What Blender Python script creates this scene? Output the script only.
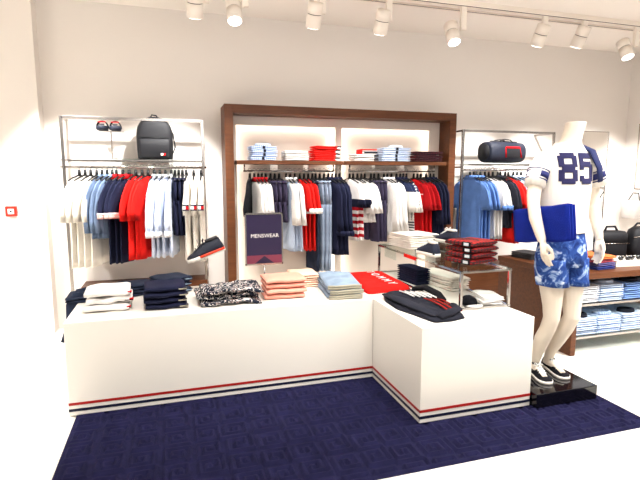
import bpy, bmesh, math, random
from mathutils import Vector, Matrix, noise
from math import sin, cos, pi, radians, sqrt

for o in list(bpy.data.objects):
    bpy.data.objects.remove(o)
SC = bpy.context.scene
COL = SC.collection


def lin(r, g, b):
    f = lambda c: ((c / 255 + 0.055) / 1.055) ** 2.4 if c / 255 > 0.04045 else c / 255 / 12.92
    return (f(r), f(g), f(b), 1)


# ------------------------------------------------------------------ camera
cam = bpy.data.cameras.new('camera')
cam.sensor_width = 36
cam.lens = 484.4 / 640 * 36
camo = bpy.data.objects.new('camera', cam)
COL.objects.link(camo)
camo.location = (0, 0, 1.5)
camo.rotation_euler = (radians(90 - 7.59), 0, radians(-17.09))
SC.camera = camo

# ------------------------------------------------------------------ world, exposure, lights
w = bpy.data.worlds.new('world')
SC.world = w
w.use_nodes = True
w.node_tree.nodes['Background'].inputs[0].default_value = (1.0, 0.98, 0.955, 1)
w.node_tree.nodes['Background'].inputs[1].default_value = 0.34
SC.view_settings.view_transform = 'Standard'
SC.view_settings.look = 'None'
SC.view_settings.exposure = 0.33
SC.view_settings.gamma = 1.0
SC.view_settings.use_curve_mapping = False


def spot(name, loc, target, watts, deg, blend=0.6, size=0.045, col=(1, 0.988, 0.97)):
    l = bpy.data.lights.new(name, 'SPOT')
    l.energy = watts
    l.spot_size = radians(deg)
    l.spot_blend = blend
    l.shadow_soft_size = size
    l.color = col
    o = bpy.data.objects.new(name, l)
    COL.objects.link(o)
    o.location = loc
    o.rotation_euler = (Vector(target) - Vector(loc)).to_track_quat('-Z', 'Y').to_euler()
    return o


def area(name, loc, target, watts, sx, sy, col=(1, 0.992, 0.98), spread=120):
    l = bpy.data.lights.new(name, 'AREA')
    l.shape = 'RECTANGLE'
    l.size, l.size_y = sx, sy
    l.spread = radians(spread)
    l.energy = watts
    l.color = col
    o = bpy.data.objects.new(name, l)
    COL.objects.link(o)
    o.location = loc
    o.rotation_euler = (Vector(target) - Vector(loc)).to_track_quat('-Z', 'Y').to_euler()
    return o


# added area fills at ceiling height for floor, tables and side walls, fittings unseen
area('fill_light_front', (0.8, 1.4, 3.05), (0.8, 1.4, 0), 44, 3.5, 0.5)
area('fill_light_left', (-2.7, 3.0, 3.05), (-2.8, 4.4, 0), 190, 0.6, 2.0, spread=90)
area('fill_light_right', (4.2, 1.8, 3.05), (4.2, 2.6, 0), 110, 1.6, 0.6)
# added uplight that brightens the ceiling, no cove behind it
area('added_ceiling_uplight', (1.6, 0.6, 2.35), (1.9, 1.6, 3.1), 36, 4.0, 0.4, spread=170)
# track spots on the clothes wall
for x, tx, ww in ((-0.9, -0.8, 240), (0.24, -0.1, 240), (0.56, 0.6, 60), (1.22, 1.3, 110), (1.84, 2.0, 110), (2.6, 2.6, 60),
                  (3.53, 3.6, 190), (4.02, 4.5, 150), (4.71, 5.5, 260)):
    spot('track_light', (x, 4.12, 2.68), (tx, 5.05, 1.15 if tx < 0.2 or tx > 3 else 0.6), ww, 60, 0.55)
# added unseen spots for tables, mannequin and counter, not on any modelled track
for x, y, tx, ty, ww in ((-0.1, 2.75, 0.0, 3.6, 120), (1.0, 2.75, 0.95, 3.6, 110), (1.75, 2.4, 1.8, 3.2, 110), (2.7, 1.5, 2.5, 2.7, 22),
                         (3.9, 2.4, 4.0, 3.7, 45)):
    spot('added_table_spot', (x, y, 2.95), (tx, ty, 0.6), ww, 60, 0.8)


# ------------------------------------------------------------------ materials
def mat(name, col, rough=0.8, metal=0.0, bump=0.0, bscale=200.0, spec=0.3, vary=0.0, vscale=6.0):
    m = bpy.data.materials.new(name)
    m.use_nodes = True
    nt = m.node_tree
    b = nt.nodes['Principled BSDF']
    b.inputs['Base Color'].default_value = col
    b.inputs['Roughness'].default_value = rough
    b.inputs['Metallic'].default_value = metal
    b.inputs['Specular IOR Level'].default_value = spec
    tc = nt.nodes.new('ShaderNodeTexCoord')
    if vary:
        n = nt.nodes.new('ShaderNodeTexNoise')
        n.inputs['Scale'].default_value = vscale
        n.inputs['Detail'].default_value = 4
        r = nt.nodes.new('ShaderNodeMapRange')
        r.inputs[1].default_value = 0.3
        r.inputs[2].default_value = 0.7
        r.inputs[3].default_value = 1 - vary
        r.inputs[4].default_value = 1 + vary
        x = nt.nodes.new('ShaderNodeVectorMath')
        x.operation = 'SCALE'
        x.inputs[0].default_value = col[:3]
        nt.links.new(tc.outputs['Object'], n.inputs['Vector'])
        nt.links.new(n.outputs['Fac'], r.inputs[0])
        nt.links.new(r.outputs[0], x.inputs['Scale'])
        nt.links.new(x.outputs[0], b.inputs['Base Color'])
    if bump:
        n2 = nt.nodes.new('ShaderNodeTexNoise')
        n2.inputs['Scale'].default_value = bscale
        n2.inputs['Detail'].default_value = 3
        bp = nt.nodes.new('ShaderNodeBump')
        bp.inputs['Strength'].default_value = bump
        bp.inputs['Distance'].default_value = 0.004
        nt.links.new(tc.outputs['Object'], n2.inputs['Vector'])
        nt.links.new(n2.outputs['Fac'], bp.inputs['Height'])
        nt.links.new(bp.outputs[0], b.inputs['Normal'])
    return m


def fabric(name, r, g, b, vary=0.10, bump=0.5):
    return mat(name, lin(r, g, b), 0.9, 0, bump, 120, 0.15, vary, 9)


def emit(name, col, s):
    m = bpy.data.materials.new(name)
    m.use_nodes = True
    b = m.node_tree.nodes['Principled BSDF']
    b.inputs['Base Color'].default_value = col
    b.inputs['Emission Color'].default_value = col
    b.inputs['Emission Strength'].default_value = s
    return m


def ramp_mat(name, kind, stops, scale=(1, 1, 1), rough=0.9, interp='CONSTANT', texscale=1.0, detail=3, distort=0.0, axis='Z', wave_scale=10, phase=0.0):
    """pattern of the cloth itself, in the thing's own coordinates"""
    m = bpy.data.materials.new(name)
    m.use_nodes = True
    nt = m.node_tree
    b = nt.nodes['Principled BSDF']
    b.inputs['Roughness'].default_value = rough
    b.inputs['Specular IOR Level'].default_value = 0.15
    tc = nt.nodes.new('ShaderNodeTexCoord')
    mp = nt.nodes.new('ShaderNodeMapping')
    mp.inputs['Scale'].default_value = scale
    nt.links.new(tc.outputs['Object'], mp.inputs[0])
    if kind == 'noise':
        t = nt.nodes.new('ShaderNodeTexNoise')
        t.inputs['Scale'].default_value = texscale
        t.inputs['Detail'].default_value = detail
        t.inputs['Distortion'].default_value = distort
        out = t.outputs['Fac']
        nt.links.new(mp.outputs[0], t.inputs['Vector'])
    elif kind == 'voronoi':
        t = nt.nodes.new('ShaderNodeTexVoronoi')
        t.inputs['Scale'].default_value = texscale
        sx = nt.nodes.new('ShaderNodeSeparateColor')
        nt.links.new(mp.outputs[0], t.inputs['Vector'])
        nt.links.new(t.outputs['Color'], sx.inputs[0])
        out = sx.outputs[0]
    else:  # bands along an axis, fract(coord*wave_scale+phase)
        s = nt.nodes.new('ShaderNodeSeparateXYZ')
        nt.links.new(mp.outputs[0], s.inputs[0])
        a = nt.nodes.new('ShaderNodeMath')
        a.operation = 'MULTIPLY_ADD'
        a.inputs[1].default_value = wave_scale
        a.inputs[2].default_value = phase
        nt.links.new(s.outputs[axis], a.inputs[0])
        out = a.outputs[0]
        if kind == 'stripes':
            f = nt.nodes.new('ShaderNodeMath')
            f.operation = 'FRACT'
            nt.links.new(out, f.inputs[0])
            out = f.outputs[0]
    r = nt.nodes.new('ShaderNodeValToRGB')
    r.color_ramp.interpolation = interp
    el = r.color_ramp.elements
    while len(el) < len(stops):
        el.new(0.5)
    for e, (p, c) in zip(el, stops):
        e.position = p
        e.color = c
    nt.links.new(out, r.inputs[0])
    nt.links.new(r.outputs[0], b.inputs['Base Color'])
    return m


def plaid_mat(name, base, dark, light, s=26):
    m = bpy.data.materials.new(name)
    m.use_nodes = True
    nt = m.node_tree
    b = nt.nodes['Principled BSDF']
    b.inputs['Roughness'].default_value = 0.9
    tc = nt.nodes.new('ShaderNodeTexCoord')
    sp = nt.nodes.new('ShaderNodeSeparateXYZ')
    nt.links.new(tc.outputs['Object'], sp.inputs[0])
    last = None
    for ax, sc in (('X', s), ('Y', s), ('Z', s * 1.7)):
        a = nt.nodes.new('ShaderNodeMath'); a.operation = 'MULTIPLY'; a.inputs[1].default_value = sc
        f = nt.nodes.new('ShaderNodeMath'); f.operation = 'FRACT'
        g = nt.nodes.new('ShaderNodeMath'); g.operation = 'LESS_THAN'; g.inputs[1].default_value = 0.42
        nt.links.new(sp.outputs[ax], a.inputs[0]); nt.links.new(a.outputs[0], f.inputs[0]); nt.links.new(f.outputs[0], g.inputs[0])
        if last is None:
            last = g.outputs[0]
        else:
            p = nt.nodes.new('ShaderNodeMath'); p.operation = 'ADD'
            nt.links.new(last, p.inputs[0]); nt.links.new(g.outputs[0], p.inputs[1]); last = p.outputs[0]
    d = nt.nodes.new('ShaderNodeMath'); d.operation = 'DIVIDE'; d.inputs[1].default_value = 3
    nt.links.new(last, d.inputs[0])
    r = nt.nodes.new('ShaderNodeValToRGB')
    r.color_ramp.interpolation = 'CONSTANT'
    el = r.color_ramp.elements
    el.new(0.5)
    for e, (p, c) in zip(el, ((0, light), (0.25, base), (0.6, dark))):
        e.position = p; e.color = c
    nt.links.new(d.outputs[0], r.inputs[0])
    nt.links.new(r.outputs[0], b.inputs['Base Color'])
    return m


def wood_mat(name, c1, c2, rough=0.45):
    m = bpy.data.materials.new(name)
    m.use_nodes = True
    nt = m.node_tree
    b = nt.nodes['Principled BSDF']
    b.inputs['Roughness'].default_value = rough
    b.inputs['Specular IOR Level'].default_value = 0.3
    tc = nt.nodes.new('ShaderNodeTexCoord')
    mp = nt.nodes.new('ShaderNodeMapping')
    mp.inputs['Scale'].default_value = (1.2, 14, 14)
    n = nt.nodes.new('ShaderNodeTexNoise')
    n.inputs['Scale'].default_value = 3
    n.inputs['Detail'].default_value = 6
    n.inputs['Distortion'].default_value = 0.6
    r = nt.nodes.new('ShaderNodeValToRGB')
    r.color_ramp.elements[0].position = 0.3
    r.color_ramp.elements[0].color = c1
    r.color_ramp.elements[1].position = 0.7
    r.color_ramp.elements[1].color = c2
    nt.links.new(tc.outputs['Object'], mp.inputs[0])
    nt.links.new(mp.outputs[0], n.inputs['Vector'])
    nt.links.new(n.outputs['Fac'], r.inputs[0])
    nt.links.new(r.outputs[0], b.inputs['Base Color'])
    return m


def glass_mat(name, tint=(0.9, 0.95, 0.93, 1), fac=0.09):
    m = bpy.data.materials.new(name)
    m.use_nodes = True
    nt = m.node_tree
    nt.nodes.remove(nt.nodes['Principled BSDF'])
    t = nt.nodes.new('ShaderNodeBsdfTransparent'); t.inputs[0].default_value = tint
    g = nt.nodes.new('ShaderNodeBsdfGlossy'); g.inputs['Roughness'].default_value = 0.03
    x = nt.nodes.new('ShaderNodeMixShader'); x.inputs[0].default_value = fac
    nt.links.new(t.outputs[0], x.inputs[1]); nt.links.new(g.outputs[0], x.inputs[2])
    nt.links.new(x.outputs[0], nt.nodes['Material Output'].inputs[0])
    return m


def floor_mat():
    m = bpy.data.materials.new('floor_tile')
    m.use_nodes = True
    nt = m.node_tree
    b = nt.nodes['Principled BSDF']
    b.inputs['Roughness'].default_value = 0.38
    tc = nt.nodes.new('ShaderNodeTexCoord')
    br = nt.nodes.new('ShaderNodeTexBrick')
    br.offset = 0.5
    br.inputs['Color1'].default_value = lin(240, 234, 224)
    br.inputs['Color2'].default_value = lin(236, 229, 218)
    br.inputs['Mortar'].default_value = lin(214, 204, 190)
    br.inputs['Scale'].default_value = 1.0
    br.inputs['Mortar Size'].default_value = 0.004
    br.inputs['Brick Width'].default_value = 0.9
    br.inputs['Row Height'].default_value = 0.45
    nt.links.new(tc.outputs['Object'], br.inputs['Vector'])
    n = nt.nodes.new('ShaderNodeTexNoise'); n.inputs['Scale'].default_value = 5; n.inputs['Detail'].default_value = 5
    nt.links.new(tc.outputs['Object'], n.inputs['Vector'])
    mx = nt.nodes.new('ShaderNodeMix'); mx.data_type = 'RGBA'; mx.blend_type = 'MULTIPLY'
    mx.inputs[0].default_value = 0.12
    nt.links.new(br.outputs['Color'], mx.inputs[6]); nt.links.new(n.outputs['Color'], mx.inputs[7])
    nt.links.new(mx.outputs[2], b.inputs['Base Color'])
    return m


M = {}
M['wall'] = mat('wall_paint', lin(232, 225, 218), 0.9, bump=0.1, bscale=60)
M['niche'] = mat('niche_panel', lin(206, 193, 181), 0.9)
M['ceiling'] = mat('ceiling_paint', lin(248, 241, 233), 0.95)
M['floor'] = floor_mat()
M['lacquer'] = mat('white_lacquer', lin(242, 236, 226), 0.18, spec=0.5)
M['redline'] = mat('red_stripe', lin(170, 32, 28), 0.4)
M['navyline'] = mat('navy_stripe', lin(24, 28, 52), 0.4)
M['chrome'] = mat('chrome', (0.5, 0.48, 0.46, 1), 0.1, 1.0)
M['steel'] = mat('brushed_steel', (0.46, 0.42, 0.39, 1), 0.25, 1.0)
M['walnut'] = wood_mat('walnut', lin(80, 43, 21), lin(100, 57, 29))
M['glass'] = glass_mat('glass')
M['black'] = mat('black_plastic', lin(18, 17, 18), 0.45)
M['gloss_black'] = mat('gloss_black', lin(12, 11, 16), 0.08, spec=0.6)
M['whiteplastic'] = mat('white_plastic', lin(236, 226, 214), 0.5)
M['darkring'] = mat('dark_gap', lin(70, 62, 58), 0.6)
M['lens'] = emit('lamp_lens', (1, 0.97, 0.92, 1), 6)
M['led'] = emit('led_strip', (1, 0.95, 0.88, 1), 13)
M['mannequin'] = mat('mannequin_ivory', lin(226, 213, 196), 0.45, spec=0.4)
M['mirror'] = mat('mirror_silver', (0.9, 0.9, 0.9, 1), 0.02, 1.0)
M['redbox'] = mat('alarm_red', lin(196, 40, 24), 0.4)

F = {}
F['white'] = fabric('white_cotton', 240, 236, 232, 0.04)
F['cream'] = fabric('cream_cotton', 242, 235, 224, 0.05)
F['chambray'] = fabric('chambray', 106, 124, 152, 0.2)
F['navy'] = fabric('navy_cotton', 26, 29, 52, 0.15)
F['ink'] = fabric('ink_cotton', 36, 37, 46, 0.2)
F['plum'] = fabric('plum_navy_twill', 58, 52, 74, 0.15)
F['red'] = fabric('red_cotton', 214, 28, 22, 0.12)
F['deepred'] = fabric('deep_red_cotton', 176, 20, 26, 0.12)
F['paleblue'] = ramp_mat('pale_blue_stripe', 'stripes', [(0, lin(196, 208, 232)), (0.5, lin(222, 228, 242))], axis='X', wave_scale=55)
F['sky'] = fabric('sky_blue_cotton', 88, 122, 182, 0.12)
F['lightblue'] = fabric('light_blue_cotton', 170, 192, 220, 0.1)
F['black'] = fabric('black_cloth', 22, 22, 26, 0.15)
F['pinkwhite'] = ramp_mat('pink_white_rib', 'stripes', [(0, lin(226, 150, 140)), (0.45, lin(244, 226, 220))], axis='Z', wave_scale=26)
F['denim'] = fabric('washed_denim', 134, 147, 166, 0.25)
F['darkdenim'] = fabric('dark_denim', 36, 43, 60, 0.25)
F['paledenim'] = fabric('pale_denim', 138, 156, 176, 0.22)
F['sage'] = fabric('sage_lining', 166, 160, 142, 0.1)
F['bretonred'] = ramp_mat('red_white_stripe', 'bands', [(0, lin(238, 232, 228)), (0.055, lin(176, 26, 38)), (0.11, lin(238, 232, 228)), (0.165, lin(176, 26, 38)), (0.22, lin(238, 232, 228)), (0.275, lin(176, 26, 38)), (0.33, lin(238, 232, 228)), (0.385, lin(176, 26, 38)), (0.44, lin(238, 232, 228)), (0.495, lin(176, 26, 38)), (0.55, lin(26, 28, 48)), (0.68, lin(238, 232, 228))], axis='Z', wave_scale=1 / 0.66, phase=1.0)
F['bretonnavy'] = ramp_mat('navy_white_stripe', 'stripes', [(0, lin(238, 234, 230)), (0.5, lin(34, 36, 60))], axis='Z', wave_scale=34)
F['navyyoke'] = ramp_mat('navy_yoke_white', 'bands', [(0, lin(242, 236, 228)), (0.72, lin(40, 48, 78))], axis='Z', wave_scale=2.0, phase=1.0)
F['redline'] = ramp_mat('red_with_white_line', 'bands', [(0, lin(196, 18, 22)), (0.72, lin(240, 220, 214)), (0.735, lin(196, 18, 22))], axis='Z', wave_scale=1 / 0.62, phase=1.0)
F['redline2'] = fabric('brick_red_stripe', 146, 36, 30)
F['floral'] = ramp_mat('floral_print', 'noise', [(0, lin(22, 24, 34)), (0.385, lin(228, 222, 218)), (0.415, lin(28, 32, 44)), (0.545, lin(232, 226, 222)), (0.572, lin(206, 132, 116)), (0.585, lin(52, 92, 96)), (0.61, lin(24, 26, 38))], texscale=13, detail=3, distort=1.5)
F['peach'] = fabric('peach_cotton', 232, 158, 138, 0.06)
F['apricot'] = fabric('apricot_cotton', 244, 206, 180, 0.06)
F['plaid'] = plaid_mat('red_plaid', lin(140, 14, 16), lin(48, 8, 14), lin(186, 40, 32), 30)
F['darkplaid'] = plaid_mat('wine_plaid', lin(84, 24, 34), lin(40, 16, 28), lin(128, 40, 44), 30)
F['shirtblue'] = ramp_mat('blue_white_shirting', 'stripes', [(0, lin(200, 212, 236)), (0.55, lin(160, 182, 222))], axis='X', wave_scale=50)
F['shirtwhite'] = fabric('white_shirting', 222, 222, 226, 0.04)
F['shirtmid'] = fabric('mid_blue_shirting', 112, 142, 192, 0.06)
F['shirtpale'] = fabric('pale_blue_shirting', 186, 200, 222, 0.05)
F['orange'] = fabric('orange_cotton', 206, 110, 60)
F['berry'] = fabric('berry_cotton', 150, 62, 74)
F['violet'] = fabric('violet_cotton', 92, 84, 130)
F['indigo'] = fabric('indigo_cotton', 44, 52, 112)
F['charcoal'] = fabric('charcoal_cotton', 62, 60, 62)
F['tiedye'] = ramp_mat('blue_leaf_print', 'noise', [(0.3, lin(24, 42, 100)), (0.52, lin(48, 80, 150)), (0.6, lin(130, 156, 200)), (0.72, lin(216, 224, 238))],
                       texscale=13, detail=5, distort=1.6, interp='LINEAR')
F['royal'] = fabric('royal_blue_fleece', 14, 34, 128, 0.12, 0.8)
F['canvas'] = mat('navy_canvas', lin(38, 42, 58), 0.9, bump=0.4)
F['rubber'] = mat('white_rubber', lin(238, 232, 222), 0.5)
F['lace'] = mat('white_lace', lin(240, 238, 232), 0.8)
F['redrubber'] = mat('red_rubber', lin(214, 62, 32), 0.5)
F['bagblack'] = mat('black_nylon', lin(24, 24, 28), 0.6, bump=0.4)
F['bagnavy'] = mat('navy_nylon', lin(28, 32, 46), 0.6, bump=0.4)


# ------------------------------------------------------------------ mesh helpers
def obj(name, bm, m, parent=None, smooth=True, loc=None):
    bmesh.ops.recalc_face_normals(bm, faces=bm.faces)
    me = bpy.data.meshes.new(name)
    bm.to_mesh(me)
    bm.free()
    for p in me.polygons:
        p.use_smooth = smooth
    me.materials.append(m)
    o = bpy.data.objects.new(name, me)
    COL.objects.link(o)
    if parent is not None:
        o.parent = parent
    if loc is not None:
        o.location = loc
    return o


def multi_boxes(name, pieces, parent=None):
    """one mesh of small boxes, each with its own material"""
    bm = bmesh.new()
    mats = []
    for k, (bb, m) in enumerate(pieces):
        if m not in mats:
            mats.append(m)
        n0 = len(bm.faces)
        box(bm, *bb)
        bm.faces.ensure_lookup_table()
        for f in bm.faces[n0:]:
            f.material_index = mats.index(m)
    o = obj(name, bm, mats[0], parent, smooth=False)
    for m in mats[1:]:
        o.data.materials.append(m)
    return o


def tag(o, label, cat, group=None):
    o['label'] = label
    o['category'] = cat
    if group:
        o['group'] = group
    return o


def thing(name, loc, label, cat, group=None, rz=0.0):
    o = bpy.data.objects.new(name, None)
    o.empty_display_size = 0.05
    COL.objects.link(o)
    o.location = loc
    o.rotation_euler = (0, 0, rz)
    return tag(o, label, cat, group)


def struct(o):
    o['kind'] = 'structure'
    return o


def dup(o, parent=None):
    c = o.copy()
    COL.objects.link(c)
    if parent is not None:
        c.parent = parent
    for ch in list(o.children):
        dup(ch, c)
    return c


def box(bm, x0, x1, y0, y1, z0, z1, bevel=0.0, seg=2):
    r = bmesh.ops.create_cube(bm, size=1)
    vs = r['verts']
    bmesh.ops.scale(bm, vec=(x1 - x0, y1 - y0, z1 - z0), verts=vs)
    bmesh.ops.translate(bm, vec=((x0 + x1) / 2, (y0 + y1) / 2, (z0 + z1) / 2), verts=vs)
    if bevel:
        es = list({e for v in vs for e in v.link_edges})
        bmesh.ops.bevel(bm, geom=es, offset=bevel, segments=seg, affect='EDGES', profile=0.5)
    return bm


def bx(*a, **k):
    return box(bmesh.new(), *a, **k)


def loft(bm, rings, cap0=True, cap1=True):
    vr = [[bm.verts.new(p) for p in r] for r in rings]
    n = len(vr[0])
    for a, b in zip(vr, vr[1:]):
        for i in range(n):
            bm.faces.new((a[i], a[(i + 1) % n], b[(i + 1) % n], b[i]))
    if cap0:
        bm.faces.new(vr[0][::-1])
    if cap1:
        bm.faces.new(vr[-1])
    return vr


def tube(bm, pts, rad, n=10, flat=1.0, up=(0, 0, 1)):
    """tapered tube along pts; flat squeezes the ring along its second axis"""
    pts = [Vector(p) for p in pts]
    if not hasattr(rad, '__len__'):
        rad = [rad] * len(pts)
    rings = []
    pu = None
    for i, p in enumerate(pts):
        t = (pts[min(i + 1, len(pts) - 1)] - pts[max(i - 1, 0)]).normalized()
        if pu is None:
            u = t.cross(Vector(up))
            if u.length < 0.05:
                u = t.cross(Vector((1, 0, 0)))
        else:
            u = pu - t * pu.dot(t)
        u.normalize()
        pu = u
        v = t.cross(u)
        rings.append([p + u * (cos(2 * pi * k / n) * rad[i]) + v * (sin(2 * pi * k / n) * rad[i] * flat) for k in range(n)])
    loft(bm, rings)
    return bm


def tb(*a, **k):
    return tube(bmesh.new(), *a, **k)


def cyl(bm, c, r, z0, z1, n=20, r2=None):
    r2 = r if r2 is None else r2
    loft(bm, [[Vector((c[0] + cos(2 * pi * k / n) * q, c[1] + sin(2 * pi * k / n) * q, z)) for k in range(n)] for q, z in ((r, z0), (r2, z1))])
    return bm


def sup(x, e):
    return math.copysign(abs(x) ** e, x)


def prism(bm, poly, axis_fn, t):
    """extrude 2D poly by t; axis_fn(u, v, w) -> point"""
    a = [bm.verts.new(axis_fn(u, v, 0)) for u, v in poly]
    b = [bm.verts.new(axis_fn(u, v, t)) for u, v in poly]
    bm.faces.new(a[::-1])
    bm.faces.new(b)
    n = len(poly)
    for i in range(n):
        bm.faces.new((a[i], a[(i + 1) % n], b[(i + 1) % n], b[i]))
    return bm


# ------------------------------------------------------------------ room
YB = 5.21
struct(obj('floor', bx(-7, 9, -4, 5.4, -0.1, 0), M['floor'], smooth=False))
struct(obj('ceiling', bx(-7, 9, -4, 5.4, 3.112, 3.2), M['ceiling'], smooth=False))
struct(obj('wall_back', bx(-1.2, 6.0, YB, YB + 0.15, 0, 3.112), M['wall'], smooth=False))
struct(obj('wall_left', bx(-7, -1.112, 5.044, YB + 0.15, 0, 3.112), M['wall'], smooth=False))
bm = bmesh.new()
box(bm, 5.97, 6.15, 3.2, YB + 0.15, 0, 3.112)
struct(obj('wall_right', bm, M['wall'], smooth=False))
struct(obj('baseboard_left', bx(-7, -1.113, 5.03, 5.0439, 0, 0.05), M['whiteplastic'], smooth=False))

# rug with raised key pattern
RX0, RX1, RY0, RY1 = -0.62, 2.745, 2.045, 4.0
CELL = 0.17
G = 9
KEY = ["#########",
       "#.......#",
       "#.#####.#",
       "#.#...#.#",
       "#.#.#.#.#",
       "#.#.###.#",
       "#.#.....#",
       "#.#######",
       "#........"]


def rug_h(x, y):
    u, v = (x - RX0) / CELL, (RY1 - y) / CELL
    i, j = int(math.floor(u)), int(math.floor(v))
    fu, fv = u - i, v - j
    if (i + j) % 2:
        fu, fv = 1 - fv, fu
    if (i // 2 + j) % 3 == 0:
        fu = 1 - fu
    r, c = min(int(fv * G), G - 1), min(int(fu * G), G - 1)
    return 0.019 if KEY[r][c] == '.' else 0.001


bm = bmesh.new()
nx = int((RX1 - RX0) / 0.0085)
ys = [RY0 + k * 0.0085 for k in range(int(1.35 / 0.0085))] + [RY1]
grid = []
for y in ys:
    row = []
    for i in range(nx + 1):
        x = RX0 + (RX1 - RX0) * i / nx
        e = min(x - RX0, RX1 - x, y - RY0)
        h = rug_h(x, y) if e > 0.03 else 0.013
        if e <= 0.0:
            h = 0.0005
        row.append(bm.verts.new((x, y, h + 0.0012 * noise.noise((x * 60, y * 60, 0)))))
    grid.append(row)
for a, b in zip(grid, grid[1:]):
    for i in range(nx):
        bm.faces.new((a[i], a[i + 1], b[i + 1], b[i]))
tag(obj('rug', bm, mat('navy_pile', lin(29, 28, 58), 0.95, bump=0.8, bscale=350, spec=0.1, vary=0.25, vscale=14)),
    'navy blue rug with embossed key pattern under the white tables', 'rug')
TZ0 = 0.016   # rug top


# ------------------------------------------------------------------ display tables
def display_table(name, x0, x1, y0, y1, label, faces):
    t = thing(name, ((x0 + x1) / 2, (y0 + y1) / 2, TZ0), label, 'display table')
    cx, cy = (x0 + x1) / 2, (y0 + y1) / 2
    hx, hy = (x1 - x0) / 2, (y1 - y0) / 2
    H = 0.61 - TZ0
    obj('body', bx(-hx, hx, -hy, hy, 0.0, H, bevel=0.003), M['lacquer'], t, smooth=False)
    for nm, z0, z1, m in (('red_stripe', 0.083, 0.1, 'redline'), ('navy_stripe', 0.043, 0.06, 'navyline')):
        b = bmesh.new()
        z0 -= TZ0; z1 -= TZ0
        e = 0.0015
        for f in faces:
            if f == 'front':
                box(b, -hx - e, hx + e, -hy - e, -hy + e, z0, z1)
            elif f == 'left':
                box(b, -hx - e, -hx + e, -hy - e, -hy + faces[f], z0, z1)
            elif f == 'right':
                box(b, hx - e, hx + e, -hy - e, hy, z0, z1)
        obj(nm, b, M[m], t, smooth=False)
    return t


display_table('display_table', -0.653, 1.380, 3.172, 3.98, 'long low white display table with red and navy stripe, on the rug', {'front': 1, 'left': 0.808})
display_table('display_table', 1.382, 2.18, 2.452, 4.08, 'white display block jutting forward at right end of long table', {'front': 1, 'left': 0.72, 'right': 1})

# ------------------------------------------------------------------ walnut wall frame with lit niches
fr = thing('wall_display_frame', (1.817, 5.04, 0), 'large walnut framed wall unit with two lit niches behind the tables', 'wall unit')
X = lambda x: x - 1.817
Yl = lambda y: y - 5.04
for nm, a in (('side_panel', (0.528, 0.612)), ('side_panel', (3.022, 3.106))):
    obj(nm, bx(X(a[0]), X(a[1]), Yl(4.875), Yl(YB), 0, 2.19, bevel=0.002), M['walnut'], fr, smooth=False)
obj('top_panel', bx(X(0.612), X(3.022), Yl(4.875), Yl(YB), 2.105, 2.19, bevel=0.002), M['walnut'], fr, smooth=False)
# border panel with two openings
bm = bmesh.new()
by0, by1 = Yl(5.095), Yl(5.115)
for a in ((0.612, 0.665), (1.745, 1.815), (2.895, 3.022)):
    box(bm, X(a[0]), X(a[1]), by0, by1, 0.0, 2.105)
for a in ((0.665, 1.745), (1.815, 2.895)):
    box(bm, X(a[0]), X(a[1]), by0, by1, 2.015, 2.105)
    box(bm, X(a[0]), X(a[1]), by0, by1, 0.0, 0.12)
obj('niche_border', bm, M['niche'], fr, smooth=False)
obj('back_panel', bx(X(0.612), X(3.022), Yl(5.195), Yl(5.206), 0, 2.105), M['niche'], fr, smooth=False)
for a in ((0.665, 1.745), (1.815, 2.895)):
    b = bmesh.new()
    box(b, X(a[0] - 0.028), X(a[0] - 0.012), Yl(5.118), Yl(5.132), 0.13, 2.03)
    box(b, X(a[1] + 0.012), X(a[1] + 0.028), Yl(5.118), Yl(5.132), 0.13, 2.03)
    box(b, X(a[0] - 0.01), X(a[1] + 0.01), Yl(5.118), Yl(5.132), 2.026, 2.042)
    obj('led_strip', b, M['led'], fr, smooth=False)
for a, b_ in ((0.640, 1.776), (1.784, 3.0)):
    s = obj('shelf', bx(X(a), X(b_), Yl(4.885), Yl(5.094), 1.612, 1.65, bevel=0.002), M['walnut'], fr, smooth=False)
    # chrome hanging rail with end brackets
    r = bmesh.new()
    xa, xb = X(a + 0.09), X(b_ - 0.09)
    tube(r, [(xa, Yl(5.0), 1.612), (xa, Yl(5.0), 1.545)], 0.008)
    tube(r, [(xb, Yl(5.0), 1.612), (xb, Yl(5.0), 1.545)], 0.008)
    tube(r, [(xa - 0.01, Yl(5.0), 1.545), (xb + 0.01, Yl(5.0), 1.545)], 0.009)
    obj('hanging_rail', r, M['chrome'], fr)


# low walnut plinths on the wall below the racks
tag(obj('wall_plinth', bx(-0.84, 0.33, 4.93, YB, 0, 0.455, bevel=0.003), M['walnut'], smooth=False), 'low walnut plinth along the wall under left clothes rack', 'plinth')
tag(obj('wall_plinth', bx(3.15, 4.6, 4.9, YB, 0, 0.425, bevel=0.003), M['walnut'], smooth=False), 'low dark walnut plinth along the wall under right clothes rack', 'plinth')


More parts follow.
